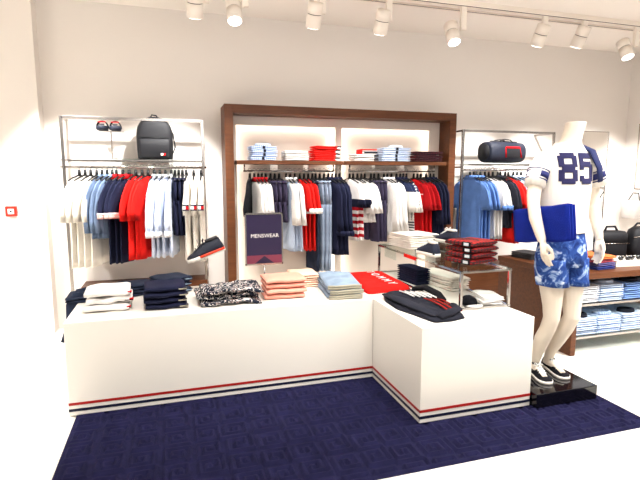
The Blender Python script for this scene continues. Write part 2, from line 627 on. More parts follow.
# ------------------------------------------------------------------ clothes racks
def rack(x0, x1, yp, ztop, yr, zr, shelf, label):
    t = thing('clothes_rack', ((x0 + x1) / 2, yp, 0), label, 'clothes rack')
    cx = (x0 + x1) / 2
    hw = (x1 - x0) / 2
    for sx in (-1, 1):
        obj('post', bx(sx * hw - 0.014, sx * hw + 0.014, -0.012, 0.012, 0, ztop, bevel=0.002), M['steel'], t, smooth=False)
        for z in (ztop - 0.014, zr + 0.03):
            obj('wall_bracket', bx(sx * hw - 0.01, sx * hw + 0.01, 0.012, YB - yp, z - 0.01, z + 0.01), M['steel'], t, smooth=False)
        obj('rail_bracket', bx(sx * hw - 0.008, sx * hw + 0.008, yr - yp - 0.012, 0.01, zr - 0.008, zr + 0.008), M['steel'], t, smooth=False)
    obj('top_bar', bx(-hw, hw, -0.012, 0.012, ztop - 0.026, ztop, bevel=0.002), M['steel'], t, smooth=False)
    obj('hanging_rail', tb([(-hw - 0.03, yr - yp, zr), (hw + 0.03, yr - yp, zr)], 0.011), M['chrome'], t)
    b = bmesh.new()
    box(b, shelf[0] - cx, shelf[1] - cx, -0.13, 0.2, zr + 0.066, zr + 0.076)
    sh = obj('glass_shelf', b, M['glass'], t, smooth=False)
    b = bmesh.new()
    for y in (-0.13, 0.2):
        box(b, -hw, hw, y - 0.005, y + 0.005, zr + 0.053, zr + 0.065)
    obj('shelf_support', b, M['steel'], sh, smooth=False)
    return t


rack(-0.917, 0.318, 4.95, 2.034, 4.93, 1.577, (-0.62, 0.13), 'chrome wall rack with cream and red tops left of walnut frame')
rack(3.2, 4.46, 4.88, 2.018, 4.83, 1.565, (3.30, 4.2), 'chrome wall rack with blue polos behind the mannequin')


# ------------------------------------------------------------------ hangers and garments
def hanger_proto():
    h = bpy.data.objects.new('clothes_hanger', None)
    COL.objects.link(h)
    pts = [(0.0, 0.016 * sin(t), 0.0 + 0.016 * cos(t)) for t in [radians(a) for a in range(-120, 100, 20)]]
    pts = [(0, p[1], p[2]) for p in pts] + [(0, 0.004, -0.022), (0, 0, -0.045)]
    obj('hook', tb(pts, 0.0024, n=6), M['steel'], h)
    b = bmesh.new()
    tube(b, [(0, 0, -0.035), (0, 0, -0.1)], [0.012, 0.017], n=8)
    tube(b, [(-0.19, 0, -0.135), (-0.1, 0, -0.105), (0, 0, -0.085), (0.1, 0, -0.105), (0.19, 0, -0.135)], [0.006, 0.009, 0.012, 0.009, 0.006], n=8, flat=0.8)
    obj('hanger_body', b, M['black'], h)
    return h


HANGER = hanger_proto()
HANGER_USED = [False]


def torso_ring(z, hw, ht, amp, ph, n=36, e1=0.85, e2=0.55, k=2.3, ca=0.0):
    r = []
    for i in range(n):
        th = 2 * pi * i / n
        a = hw * sup(cos(th), e1)
        s = ht * sup(sin(th), e2) + amp * sin(k * pi * a / 0.2 + ph) + amp * 0.5 * sin(4.1 * pi * a / 0.2 + 2 * ph)
        r.append(Vector((a + ca, s, z)))
    return r


def sleeve_bm(side, drop, ht, wid=0.078, rnd=None, long=False, puff=0.0):
    """flat hanging sleeve from the shoulder point; side = +1 front, -1 back"""
    rnd = rnd or random.Random(1)
    p = [(0.120, -0.065), (0.180, -0.115), (0.222, -0.185), (0.252, -0.18 - (drop - 0.18) * 0.4), (0.268, -0.15 - (drop - 0.15) * 0.7), (0.272, -drop)]
    wd = [0.045, 0.062, wid * 0.93, wid, wid * 0.97, wid * (0.95 + puff)]
    if long:
        wd = [0.05, 0.066, 0.074, 0.068, 0.06, 0.055 + puff * 0.05]
    bm = bmesh.new()
    rings = []
    n = 20
    for i in range(len(p)):
        a0 = p[max(i - 1, 0)]; a1 = p[min(i + 1, len(p) - 1)]
        tx, tz = a1[0] - a0[0], a1[1] - a0[1]
        l = sqrt(tx * tx + tz * tz)
        ux, uz = -tz / l, tx / l
        ring = []
        for k in range(n):
            th = 2 * pi * k / n
            q = wd[i] * sup(cos(th), 0.9)
            s = ht * (0.8 + 0.11 * i) * sup(sin(th), 0.7) + 0.005 * sin(9 * th / 2 + i)
            ring.append(Vector((side * (p[i][0] + ux * q), s + 0.006 * sin(i * 1.3), p[i][1] + uz * q)))
        rings.append(ring)
    # open cuff: fold the end ring inwards
    last = rings[-1]
    c = sum(last, Vector()) / n
    rings.append([c + (v - c) * 0.8 + Vector((0, 0, 0.012)) for v in last])
    loft(bm, rings)
    return bm, last, c


PROTO = {}


def top_proto(key, name, m, L=0.6, drop=0.36, ht=0.0155, hw=0.205, collar=None, cuff=None, flag=False, long=False, sleeve_mat=None, puff=0.0, seed=0, shirt=False, hem=None, band=None):
    rnd = random.Random(seed + hash(key) % 1 + len(key) * 7)
    t = bpy.data.objects.new(name, None)
    COL.objects.link(t)
    ph = rnd.uniform(0, 6)
    zs = [(0.0, 0.062, 0.7, 0), (-0.03, 0.092, 0.8, 0), (-0.065, 0.142, 0.9, 0), (-0.10, 0.178, 1, 0), (-0.14, 0.192, 1, 0.001), (-0.2, 0.194, 1, 0.003)]
    N = 7
    for i in range(1, N + 1):
        f = i / N
        zs.append((-0.2 - (L - 0.2) * f, hw - 0.012 * sin(f * pi) + 0.008 * f, 1.0, 0.003 + 0.008 * f))
    rings = [torso_ring(z, h, ht * q, am, ph + z * 2) for z, h, q, am in zs]
    c = Vector((0, 0, -L + 0.02))
    rings.append([Vector((v.x * 0.96, v.y * 0.6, -L + 0.015)) for v in rings[-1]])
    bm = bmesh.new()
    loft(bm, rings)
    torso = obj('torso', bm, m, t)
    for sd in (1, -1):
        b, last, cc = sleeve_bm(sd, drop, ht * 0.95, rnd=rnd, long=long, puff=puff)
        sl = obj('sleeve', b, sleeve_mat or m, t)
        if cuff:
            b = bmesh.new()
            r0 = [cc + (v - cc) * 1.12 + Vector((0, 0, 0.045)) for v in last]
            r1 = [cc + (v - cc) * 1.14 + Vector((0, 0, -0.006)) for v in last]
            loft(b, [r0, r1])
            obj('cuff', b, cuff, sl)
        if flag and sd == 1:
            pieces = []
            x0, x1, zc = 0.335, 0.349, -drop + 0.075
            for z0, z1, a0, a1, mm in ((0.027, 0.015, -.027, .027, F['navy']), (-0.015, -0.027, -.027, .027, F['navy']),
                                       (0.015, -0.015, -.027, 0, F['white']), (0.015, -0.015, 0, .027, F['deepred'])):
                pieces.append(((x0, x1, a0, a1, zc + z1, zc + z0), mm))
            multi_boxes('flag_logo', pieces, sl)
    if collar:
        b = bmesh.new()
        loft(b, [torso_ring(z, h, ht * q, 0, 0, n=24) for z, h, q in ((-0.024, 0.108, 0.98), (0.002, 0.075, 0.95), (0.022, 0.058, 0.8), (0.018, 0.05, 0.6))])
        obj('collar', b, collar, t)
    if band:
        b = bmesh.new()
        i0 = band
        loft(b, [torso_ring(-i0 + d, 0.206, ht * 1.12, 0.004, ph - i0 * 2) for d in (0.03, 0, -0.03)])
        obj('chest_band', b, F['white'], t)
    PROTO[key] = [t, False]
    return t


def bottoms_proto(key, name, m, L, hw=0.18, ht=0.022, legw=0.088, seed=3, waist=None):
    t = bpy.data.objects.new(name, None)
    COL.objects.link(t)
    rnd = random.Random(seed)
    ph = rnd.uniform(0, 6)
    b = bmesh.new()
    loft(b, [torso_ring(z, h, ht * q, 0.003, ph) for z, h, q in ((-0.02, hw * 0.9, 0.8), (-0.06, hw * 0.92, 1), (-0.14, hw, 1), (-0.26, hw * 1.02, 1))])
    obj('seat', b, m, t)
    for sd in (1, -1):
        b = bmesh.new()
        rr = []
        for i in range(8):
            f = i / 7
            rr.append(torso_ring(-0.23 - (L - 0.23) * f, legw * (1.02 - 0.10 * f), ht * 0.95, 0.002 + 0.005 * f, ph + 3 * f + sd, n=24, k=1.8, ca=sd * (hw * 0.5 + 0.01 * f)))
        loft(b, rr)
        obj('leg', b, m, t)
    b = bmesh.new()
    loft(b, [torso_ring(z, hw * 0.93, ht * 0.95, 0.003, ph) for z in (-0.015, -0.05)])
    obj('waistband', b, waist or m, t)
    PROTO[key] = [t, False]
    return t


ORD = ['first', 'second', 'third', 'fourth', 'fifth', 'sixth']
RND = random.Random(4)


def hang(key, desc, cat, where, group, xs, yr, zr, tw=0.0, dz=-0.085):
    for i, x in enumerate(xs):
        t, used = PROTO[key]
        if used:
            t = dup(t)
        PROTO[key][1] = True
        tag(t, f'{ORD[i]} {desc} from left, on {where}' if len(xs) > 1 else f'{desc} on {where}', cat, group)
        t.location = (x, yr + RND.uniform(-0.01, 0.01), zr + dz)
        a = radians(-90 - tw + RND.uniform(-4, 4))
        t.rotation_euler = (0, 0, a)
        if HANGER_USED[0]:
            h = dup(HANGER)
        else:
            h = HANGER
            HANGER_USED[0] = True
        h.location = (x, t.location.y, zr + 0.0115 - 0.0)
        h.rotation_euler = (0, 0, a)
        tag(h, f'black hanger holding the {ORD[i]} {desc} on {where}' if len(xs) > 1 else f'black hanger holding the {desc} on {where}', 'hanger', 'black clothes hangers')


# --- left rack
LR = 'left rack'
top_proto('ltee', 'tee_shirt', F['cream'], L=0.82, drop=0.40, hw=0.2)
hang('ltee', 'cream tee shirt', 'tee shirt', LR, 'cream tees at the left post', (-0.79, -0.742, -0.694, -0.646), 4.93, 1.577, 17)
top_proto('lcham', 'shirt', F['chambray'], L=0.56, drop=0.50, collar=F['chambray'], long=True, seed=2)
hang('lcham', 'blue chambray shirt', 'shirt', LR, 'chambray shirts on the left rack', (-0.60, -0.555, -0.51), 4.93, 1.577, 20)
top_proto('lnavy', 'polo_shirt', F['navy'], L=0.80, drop=0.37, collar=F['deepred'], cuff=F['pinkwhite'], seed=4)
hang('lnavy', 'navy polo with pink cuffs', 'polo shirt', LR, 'navy polos on the left rack', (-0.475, -0.42, -0.365), 4.93, 1.577, 26)
top_proto('lred', 'tee_shirt', F['red'], L=0.77, drop=0.40, seed=5)
hang('lred', 'red tee shirt', 'tee shirt', LR, 'red tees on the left rack', (-0.305, -0.25, -0.195), 4.93, 1.577, 22)
top_proto('lpale', 'shirt', F['paleblue'], L=0.76, drop=0.55, collar=F['shirtwhite'], cuff=F['shirtwhite'], long=True, puff=0.4, seed=6)
hang('lpale', 'pale blue striped shirt', 'shirt', LR, 'pale blue shirts on the left rack', (-0.14, -0.088, -0.036, 0.016), 4.93, 1.577, 14)
bottoms_proto('lshort', 'shorts', F['navy'], 0.56)
hang('lshort', 'navy shorts', 'shorts', LR, 'navy shorts on the left rack', (0.05, 0.085, 0.12), 4.93, 1.577, 2)
top_proto('lflag', 'tee_shirt', F['cream'], L=0.81, drop=0.36, flag=True, seed=7, ht=0.024)
hang('lflag', 'cream tee with flag sleeve', 'tee shirt', LR, 'flag sleeve tees at right end of the left rack', (0.155, 0.225, 0.295), 4.93, 1.577, 4)

# --- frame, left bay
FL = 'left frame rail'
ZR = 1.545
top_proto('fblk', 'tee_shirt', F['black'], L=0.5, drop=0.36, seed=1)
hang('fblk', 'black tee shirt at far left', 'tee shirt', FL, None, (0.785,), 5.0, ZR, 14)
top_proto('frag', 'tee_shirt', F['white'], L=0.62, drop=0.36, sleeve_mat=F['white'], collar=F['deepred'], seed=3)
hang('frag', 'white tee with red collar', 'tee shirt', FL, 'white tees behind the sign', (0.83, 0.87, 0.91, 0.95), 5.0, ZR, -4)
bottoms_proto('fshort', 'shorts', F['plum'], 0.44)
hang('fshort', 'plum navy shorts', 'shorts', FL, 'plum navy shorts above the sign', (1.0, 1.045, 1.09), 5.0, ZR, -10)
top_proto('fwht', 'shirt', F['shirtpale'], L=0.74, drop=0.46, sleeve_mat=F['white'], collar=F['white'], seed=8)
hang('fwht', 'white sleeved pale blue shirt', 'shirt', FL, 'pale shirts right of the sign', (1.165, 1.21, 1.255), 5.0, ZR, -6)
top_proto('fred', 'sweater', F['red'], L=0.74, drop=0.34, cuff=F['white'], seed=9)
hang('fred', 'red sweater with white cuffs', 'sweater', FL, 'red sweaters in the left niche', (1.315, 1.36, 1.405), 5.0, ZR, -6)
bottoms_proto('fdkj', 'jeans', F['darkdenim'], 0.97, seed=5)
hang('fdkj', 'dark jeans', 'jeans', FL, None, (1.45,), 5.0, ZR, -2)
bottoms_proto('fltj', 'jeans', F['denim'], 0.97, seed=6)
hang('fltj', 'washed blue jeans', 'jeans', FL, 'washed jeans in the left niche', (1.49, 1.535, 1.58), 5.0, ZR, -8)
top_proto('fjack', 'jacket', F['navy'], L=0.80, drop=0.58, collar=F['navy'], long=True, cuff=F['navy'], puff=0.3, seed=10)
hang('fjack', 'navy jacket', 'jacket', FL, 'navy jackets in the left niche', (1.635, 1.675, 1.715, 1.755), 5.0, ZR, -8)

# --- frame, right bay
FR = 'right frame rail'
top_proto('gbre', 'tee_shirt', F['bretonred'], L=0.66, drop=0.30, seed=2, hw=0.195)
hang('gbre', 'red and white striped tee', 'tee shirt', FR, 'striped tees in the right niche', (1.875, 1.915), 5.0, ZR, -12)
top_proto('gwht', 'tee_shirt', F['white'], L=0.46, drop=0.36, seed=4)
hang('gwht', 'plain white tee', 'tee shirt', FR, 'plain white tees in the right niche', (1.965, 2.01, 2.055), 5.0, ZR, -12)
bottoms_proto('gtro', 'trousers', F['plum'], 0.68, seed=8)
hang('gtro', 'plum navy trousers', 'trousers', FR, 'plum trousers in the right niche', (2.125, 2.17, 2.215), 5.0, ZR, -10)
top_proto('gshi', 'shirt', F['white'], L=0.62, drop=0.56, collar=F['white'], long=True, puff=0.5, seed=6)
hang('gshi', 'long sleeved white shirt', 'shirt', FR, 'white shirts in the right niche', (2.28, 2.325, 2.37), 5.0, ZR, -8)
top_proto('gyok', 'tee_shirt', F['navyyoke'], L=0.46, drop=0.36, collar=F['navy'], seed=7)
hang('gyok', 'white tee with navy yoke', 'tee shirt', FR, 'yoke tees in the right niche', (2.435, 2.48, 2.525), 5.0, ZR, -12)
top_proto('gnst', 'tee_shirt', F['bretonnavy'], L=0.64, drop=0.3, seed=8)
hang('gnst', 'navy and white striped tee', 'tee shirt', FR, None, (2.565,), 5.0, ZR, 2)
top_proto('gred', 'polo_shirt', F['redline'], L=0.62, drop=0.34, sleeve_mat=F['deepred'], seed=9)
hang('gred', 'red polo with white line', 'polo shirt', FR, 'red polos in the right niche', (2.65, 2.695, 2.74), 5.0, ZR, -10)
top_proto('gjac', 'jacket', F['navy'], L=0.68, drop=0.50, collar=F['navy'], long=True, seed=11)
hang('gjac', 'dark navy jacket', 'jacket', FR, 'navy jackets beside the dark frame side', (2.815, 2.86, 2.905), 5.0, ZR, -8)

# --- right rack
RR = 'right rack'
top_proto('rblue', 'polo_shirt', F['sky'], L=0.80, drop=0.36, collar=F['sky'], seed=3)
hang('rblue', 'sky blue polo', 'polo shirt', RR, 'sky blue polos on the right rack', (3.27, 3.32, 3.37, 3.42), 4.83, 1.565, -6)
top_proto('rwht', 'tee_shirt', F['white'], L=0.70, drop=0.36, cuff=F['sky'], seed=5)
hang('rwht', 'white tee with blue cuffs', 'tee shirt', RR, 'blue cuffed tees on the right rack', (3.48, 3.53, 3.58), 4.83, 1.565, -6)
top_proto('rnav', 'tee_shirt', F['ink'], L=0.58, drop=0.40, collar=F['ink'], seed=6)
hang('rnav', 'ink navy tee', 'tee shirt', RR, 'ink navy tees on the right rack', (3.645, 3.69), 4.83, 1.565, -6)
top_proto('rred', 'tee_shirt', F['red'], L=0.76, drop=0.36, seed=7)
hang('rred', 'bright red tee', 'tee shirt', RR, 'red tees on the right rack', (3.75, 3.80), 4.83, 1.565, -6)
top_proto('rlbl', 'shirt', F['lightblue'], L=0.72, drop=0.45, collar=F['lightblue'], seed=8)
hang('rlbl', 'light blue shirt', 'shirt', RR, 'light blue shirts on the right rack', (3.87, 3.92, 3.97), 4.83, 1.565, -4)


# ------------------------------------------------------------------ folded clothes
def fold_bm(w_, d, h, seed=0, layers=2, wob=0.004):
    """a folded garment: rounded fold in front, layers showing at the sides"""
    bm = bmesh.new()
    rnd = random.Random(seed)
    off = rnd.uniform(0, 50)
    lh = h / layers
    for l in range(layers):
        z0 = l * lh
        ww = w_ * (1 - 0.02 * rnd.random())
        dd = d * (1 - 0.03 * rnd.random())
        nx_ = 13
        rings = []
        for i in range(nx_):
            f = i / (nx_ - 1)
            x = (f - 0.5) * ww
            endf = 1 - max(0, abs(f - 0.5) * 2 - 0.9) / 0.1 * 0.35
            ring = []
            n = 22
            for k in range(n):
                th = 2 * pi * k / n
                y = dd / 2 * sup(cos(th), 0.35)
                z = lh / 2 * sup(sin(th), 0.7) * endf
                nz = noise.noise((x * 9 + off, y * 9, l)) * wob
                ny = noise.noise((x * 14, off, z * 20 + l)) * wob
                ring.append(Vector((x, y + ny, max(z0 + lh / 2 + z + nz * (0.4 if l < layers - 1 else 1), 0.0005 + z0 * 0.5))))
            rings.append(ring)
        loft(bm, rings)
    return bm


POS = {1: [''], 2: ['bottom', 'topmost'], 3: ['bottom', 'middle', 'topmost'], 4: ['bottom', 'third from top', 'second from top', 'topmost'],
       5: ['bottom', 'fourth from top', 'third from top', 'second from top', 'topmost']}


def stack(n, x, y, z, w_, d, h, rz, mats, name, desc, cat, where, group, jit=0.008, layers=2, extras=None, seed=0, wob=0.004):
    rnd = random.Random(seed + int(x * 100))
    mats = mats if isinstance(mats, (list, tuple)) else [mats]
    out = []
    cache = {}
    for i in range(n):
        m = mats[i % len(mats)]
        key = (m.name, i % 2)
        if key in cache:
            o = dup(cache[key])
        else:
            o = obj(name, fold_bm(w_, d, h * 0.97, seed + i, layers, wob), m)
            if extras:
                extras(o, w_, d, h)
            cache[key] = o
        o.location = (x + rnd.uniform(-jit, jit), y + rnd.uniform(-jit, jit), z + 0.001 + i * (h + 0.0015))
        o.rotation_euler = (0, 0, rz + rnd.uniform(-0.03, 0.03))
        tag(o, f'{desc}, {POS[n][i]} of {where}' if n > 1 else f'{desc} {where}', cat, group)
        out.append(o)
    return out


TT = 0.6105


def trim_tag(m1, m2):
    def f(o, w_, d, h):
        multi_boxes('neck_label', [((w_ / 2 - 0.05, w_ / 2 + 0.003, -d / 2 - 0.002, -d / 2 + 0.06, h * 0.35, h * 0.5), m1),
                                   ((w_ / 2 - 0.02, w_ / 2 + 0.006, -d / 2 - 0.004, -d / 2 + 0.03, h * 0.52, h * 0.68), m2)], o)
    return f


stack(3, -0.43, 3.50, TT, 0.285, 0.27, 0.047, 0.05, F['white'], 'folded_tee', 'white folded tee', 'folded tee', 'the white pile at left end of long table', 'white folded tees on the long table',
      extras=trim_tag(F['black'], F['deepred']), seed=2, wob=0.022, layers=1, jit=0.014)
stack(4, -0.065, 3.44, TT, 0.27, 0.28, 0.038, 0.06, F['navy'], 'folded_trousers', 'navy folded trousers', 'folded trousers', 'the navy pile between white and floral piles',
      'navy folded trousers on the long table', extras=trim_tag(F['sage'], F['charcoal']), seed=4, wob=0.012, layers=1)
stack(3, 0.365, 3.45, TT, 0.42, 0.30, 0.037, 0.03, F['floral'], 'folded_shirt', 'dark floral folded shirt', 'folded shirt', 'the floral pile on long table', 'floral shirts on the long table',
      seed=6, wob=0.03, jit=0.025, layers=1)
stack(4, 0.775, 3.47, TT, 0.30, 0.26, 0.037, -0.02, F['peach'], 'folded_shorts', 'peach pink folded shorts', 'folded shorts', 'the peach pile on long table', 'peach shorts on the long table',
      seed=8, wob=0.006, layers=1)
stack(3, 1.01, 3.79, TT, 0.22, 0.26, 0.035, -0.05, F['apricot'], 'folded_tee', 'pale apricot folded tee', 'folded tee', 'the apricot pile behind peach shorts', 'apricot tees behind the peach shorts', seed=9)
def hem_fold(o, w_, d, h):
    b = bmesh.new()
    for z in (0.28, 0.72):
        tube(b, [(x * w_ / 2, -d / 2 - 0.006, h * z + 0.003 * sin(x * 3)) for x in (-0.97, -0.5, 0, 0.5, 0.97)], h * 0.26, n=10, up=(0, 1, 0))
    obj('turned_hem', b, F['sage'], o)


stack(3, 1.215, 3.49, TT, 0.255, 0.54, 0.034, -0.13, F['paledenim'], 'folded_jeans', 'pale denim folded jeans', 'folded jeans', 'the light pile at corner of tables',
      'pale jeans at the inner corner', seed=11, wob=0.014, layers=1, extras=hem_fold)
# dark jeans along the back edge
stack(2, -0.30, 3.83, TT, 0.30, 0.20, 0.045, 0.35, F['darkdenim'], 'folded_jeans', 'dark denim folded jeans', 'folded jeans', 'the pair behind white tees', 'dark jeans at the back of the table', seed=12, wob=0.012,
      extras=trim_tag(F['paledenim'], F['shirtwhite']))
stack(3, -0.03, 3.83, TT, 0.24, 0.22, 0.042, 0.5, F['darkdenim'], 'folded_jeans', 'dark denim folded jeans', 'folded jeans', 'the pile behind navy trousers', 'dark jeans at the back of the table', seed=13, wob=0.012,
      extras=trim_tag(F['paledenim'], F['navy']))
# jeans hanging over the left edge of the table
j = thing('jeans', (-0.60, 3.78, TT), 'dark jeans lying over the back left edge of long table', 'jeans')
b = fold_bm(0.26, 0.26, 0.045, 15, 2, 0.01)
obj('seat', b, F['darkdenim'], j)
for k, (yy, en) in enumerate(((-0.09, 0.36), (0.05, 0.40))):
    pts = [(-0.0, yy, 0.03), (-0.055, yy, 0.02), (-0.078, yy, -0.02), (-0.08, yy - 0.01, -0.12), (-0.082, yy - 0.02, 0.46 - TT), (-0.115, yy - 0.04, en - TT - 0.03)]
    b = tb(pts, [0.05, 0.055, 0.055, 0.055, 0.055, 0.06], n=14, flat=0.25, up=(0, 1, 0))
    lg = obj('leg', b, F['darkdenim'], j)


# flat soft garments from an outline on the table
def flat_soft(name, outline, z, h, m, seed=0, rings=7, wob=0.006, edge=0.25, parent=None, smooth=2):
    pts = []
    n = len(outline)
    for i in range(n):
        a, b2 = Vector(outline[i]), Vector(outline[(i + 1) % n])
        for k in range(6):
            pts.append(a.lerp(b2, k / 6))
    for _ in range(smooth):
        pts = [(pts[i - 1] + pts[i] * 2 + pts[(i + 1) % len(pts)]) / 4 for i in range(len(pts))]
    c = sum(pts, Vector((0, 0))) / len(pts)
    bm = bmesh.new()
    rr = [[Vector((p.x, p.y, z)) for p in pts]]
    for q in range(1, rings + 1):
        f = q / rings
        sc = 1 - 0.97 * f ** 1.3
        hh = h * min(1, (f / edge)) ** 0.5
        ring = []
        for p in pts:
            v = c + (p - c) * sc
            ring.append(Vector((v.x, v.y, z + hh + wob * noise.noise((v.x * 16 + seed, v.y * 16, 3)) * min(1, f * 3))))
        rr.append(ring)
    loft(bm, rr)
    return obj(name, bm, m, parent)


def text_part(name, s, size, m, parent, loc, rot, ext=0.001, align='CENTER', spacing=1.0):
    cu = bpy.data.curves.new(name, 'FONT')
    cu.body = s
    cu.size = size
    cu.extrude = ext
    cu.align_x = align
    cu.space_character = spacing
    cu.offset = -0.006 * size
    cu.align_y = 'CENTER'
    tmp = bpy.data.objects.new(name, cu)
    COL.objects.link(tmp)
    bpy.context.view_layer.update()
    me = bpy.data.meshes.new_from_object(tmp.evaluated_get(bpy.context.evaluated_depsgraph_get()))
    bpy.data.objects.remove(tmp)
    bpy.data.curves.remove(cu)
    me.materials.clear()
    me.materials.append(m)
    o = bpy.data.objects.new(name, me)
    COL.objects.link(o)
    o.parent = parent
    o.location = loc
    o.rotation_euler = rot
    return o


rt = flat_soft('red_tee', [(1.45, 4.03), (1.82, 4.04), (1.805, 3.70), (1.79, 3.35), (1.60, 3.32), (1.39, 3.29), (1.41, 3.6)], TT, 0.035, F['red'], seed=4, wob=0.006, smooth=1)
tag(rt, 'red tee lying flat with white letters at corner of tables', 'tee shirt')
text_part('lettering', 'TOMMY', 0.10, F['white'], rt, (1.66, 3.67, TT + 0.042), (0, 0, radians(-91)), 0.0015, spacing=1.8)

tj = thing('track_jacket', (0, 0, 0), 'black track jacket with red stripes laid flat on white block', 'jacket')
flat_soft('body', [(1.60, 3.30), (1.49, 3.24), (1.43, 3.08), (1.415, 2.86), (1.455, 2.72), (1.50, 2.52), (1.62, 2.515), (1.74, 2.55), (1.775, 2.66), (1.78, 2.95), (1.79, 3.15), (1.74, 3.28)], TT, 0.03, F['ink'], seed=8, wob=0.022,
          parent=tj, smooth=1, rings=12)
bm = bmesh.new()
for k in range(5):
    x = 1.60 + 0.034 * k
    tube(bm, [(x, 3.19 - 0.02 * k, TT + 0.04), (x + 0.008, 3.09 - 0.02 * k, TT + 0.046), (x + 0.014, 2.99 - 0.02 * k, TT + 0.044)], 0.0065, n=8, flat=0.8)
obj('striped_hem', bm, F['white'], tj)
for k in range(3):
    x = 1.665 + 0.04 * k
    obj('red_stripe', tb([(x, 2.94 - 0.02 * k, TT + 0.04), (x + 0.004, 2.83, TT + 0.046), (x + 0.002, 2.70, TT + 0.044), (x - 0.005, 2.60, TT + 0.036)], 0.008, n=8, flat=0.6), F['redline2'], tj)
obj('sleeve', tb([(1.47, 3.16, TT + 0.03), (1.475, 2.95, TT + 0.044), (1.50, 2.74, TT + 0.042), (1.55, 2.57, TT + 0.03)], [0.03, 0.05, 0.045, 0.032], n=14, flat=0.3), F['ink'], tj)
obj('sleeve', tb([(1.55, 2.545, TT + 0.028), (1.64, 2.575, TT + 0.04), (1.73, 2.63, TT + 0.04), (1.765, 2.74, TT + 0.036)], [0.028, 0.036, 0.034, 0.03], n=14, flat=0.5), F['ink'], tj)
obj('collar', tb([(1.73, 3.22, TT + 0.04), (1.79, 3.14, TT + 0.06), (1.79, 2.98, TT + 0.055), (1.765, 2.86, TT + 0.04)], [0.028, 0.034, 0.034, 0.026], n=12, flat=0.6), F['black'], tj)

# ------------------------------------------------------------------ chrome riser and what it carries
RS = thing('display_riser', (2.0, 3.38, TT), 'chrome and glass riser standing on the white block', 'riser')
RZ = 0.88 - TT
for sx in (-1, 1):
    for sy in (-1, 1):
        obj('leg', bx(sx * 0.188 - 0.009, sx * 0.188 + 0.009, sy * 0.66 - 0.009, sy * 0.66 + 0.009, 0.012, RZ - 0.02, bevel=0.002), M['chrome'], RS, smooth=False)
for z in (0.0, RZ - 0.022):
    b = bmesh.new()
    for sx in (-1, 1):
        box(b, sx * 0.188 - 0.009, sx * 0.188 + 0.009, -0.672, 0.672, z, z + 0.013)
    for sy in (-1, 1):
        box(b, -0.2, 0.2, sy * 0.66 - 0.009, sy * 0.66 + 0.009, z, z + 0.013)
    obj('frame', b, M['chrome'], RS, smooth=False)
obj('glass_top', bx(-0.2, 0.2, -0.672, 0.672, RZ - 0.009, RZ, bevel=0.001), M['glass'], RS, smooth=False)
ZR2 = 0.881
stack(4, 2.03, 3.80, ZR2, 0.30, 0.34, 0.029, 0.12, F['cream'], 'folded_tee', 'cream folded tee', 'folded tee', 'the cream pile at rear of riser', 'cream tees on the riser', seed=16,
      extras=trim_tag(F['black'], F['charcoal']), wob=0.006)
stack(4, 2.06, 2.985, ZR2, 0.27, 0.26, 0.040, 0.34, F['plaid'], 'folded_shirt', 'red plaid folded shirt', 'folded shirt', 'the plaid pile on front of riser', 'plaid shirts on the riser', seed=18,
      extras=lambda o, w_, d, h: multi_boxes('neck_label', [((-w_ / 2 - 0.003, -w_ / 2 + 0.05, -d / 2 + 0.03, -d / 2 + 0.10, h * 0.12, h * 0.88), F['black']),
                                                               ((-w_ / 2 - 0.005, -w_ / 2 + 0.02, -d / 2 + 0.045, -d / 2 + 0.085, h * 0.25, h * 0.75), F['shirtwhite'])], o), wob=0.006, layers=1)
stack(4, 1.93, 3.60, TT, 0.13, 0.30, 0.032, 0.12, F['navy'], 'folded_knit', 'dark navy folded knit', 'folded knit', 'the dark pile under riser', 'navy knits under the riser', seed=20)
stack(3, 2.09, 3.42, TT, 0.17, 0.48, 0.034, 0.1, F['cream'], 'folded_knit', 'ivory folded knit', 'folded knit', 'the ivory pile under riser', 'ivory knits under the riser', seed=22, wob=0.01)
stack(2, 2.09, 2.83, TT + 0.0135, 0.15, 0.2, 0.028, -0.15, F['white'], 'folded_tee', 'white folded tee', 'folded tee', 'the small pair under front of riser', 'white tees under the riser', seed=23, wob=0.012)
cp = thing('cap', (1.93, 2.80, TT + 0.0135), 'black cap with white front under the riser', 'cap')
b = bmesh.new()
loft(b, [[Vector((0.062 * cos(t) * q, 0.072 * sin(t) * q, z)) for t in [2 * pi * k / 18 for k in range(18)]] for q, z in ((0.85, 0), (0.85, 0.022), (0.75, 0.04), (0.5, 0.055), (0.17, 0.062))])
obj('crown', b, F['black'], cp)
b = bmesh.new()
prism(b, [(0.062 * cos(t) , 0.05 * sin(t)) for t in [pi * k / 10 for k in range(11)]], lambda u, v, w_: Vector((u, -v - 0.06, 0.004 + w_)), 0.006)
obj('brim', b, F['white'], cp)
tg = flat = obj('price_strip', bx(1.795, 1.80, 3.32, 3.52, 0.845, 0.872), F['red'], smooth=False)
tag(tg, 'red price strip on the long side of chrome riser', 'price strip')
tg = obj('card_holder', bx(1.792, 1.797, 3.66, 3.88, 0.79, 0.87), M['glass'], smooth=False)
tag(tg, 'clear card holder on the rear of the riser side', 'card holder')


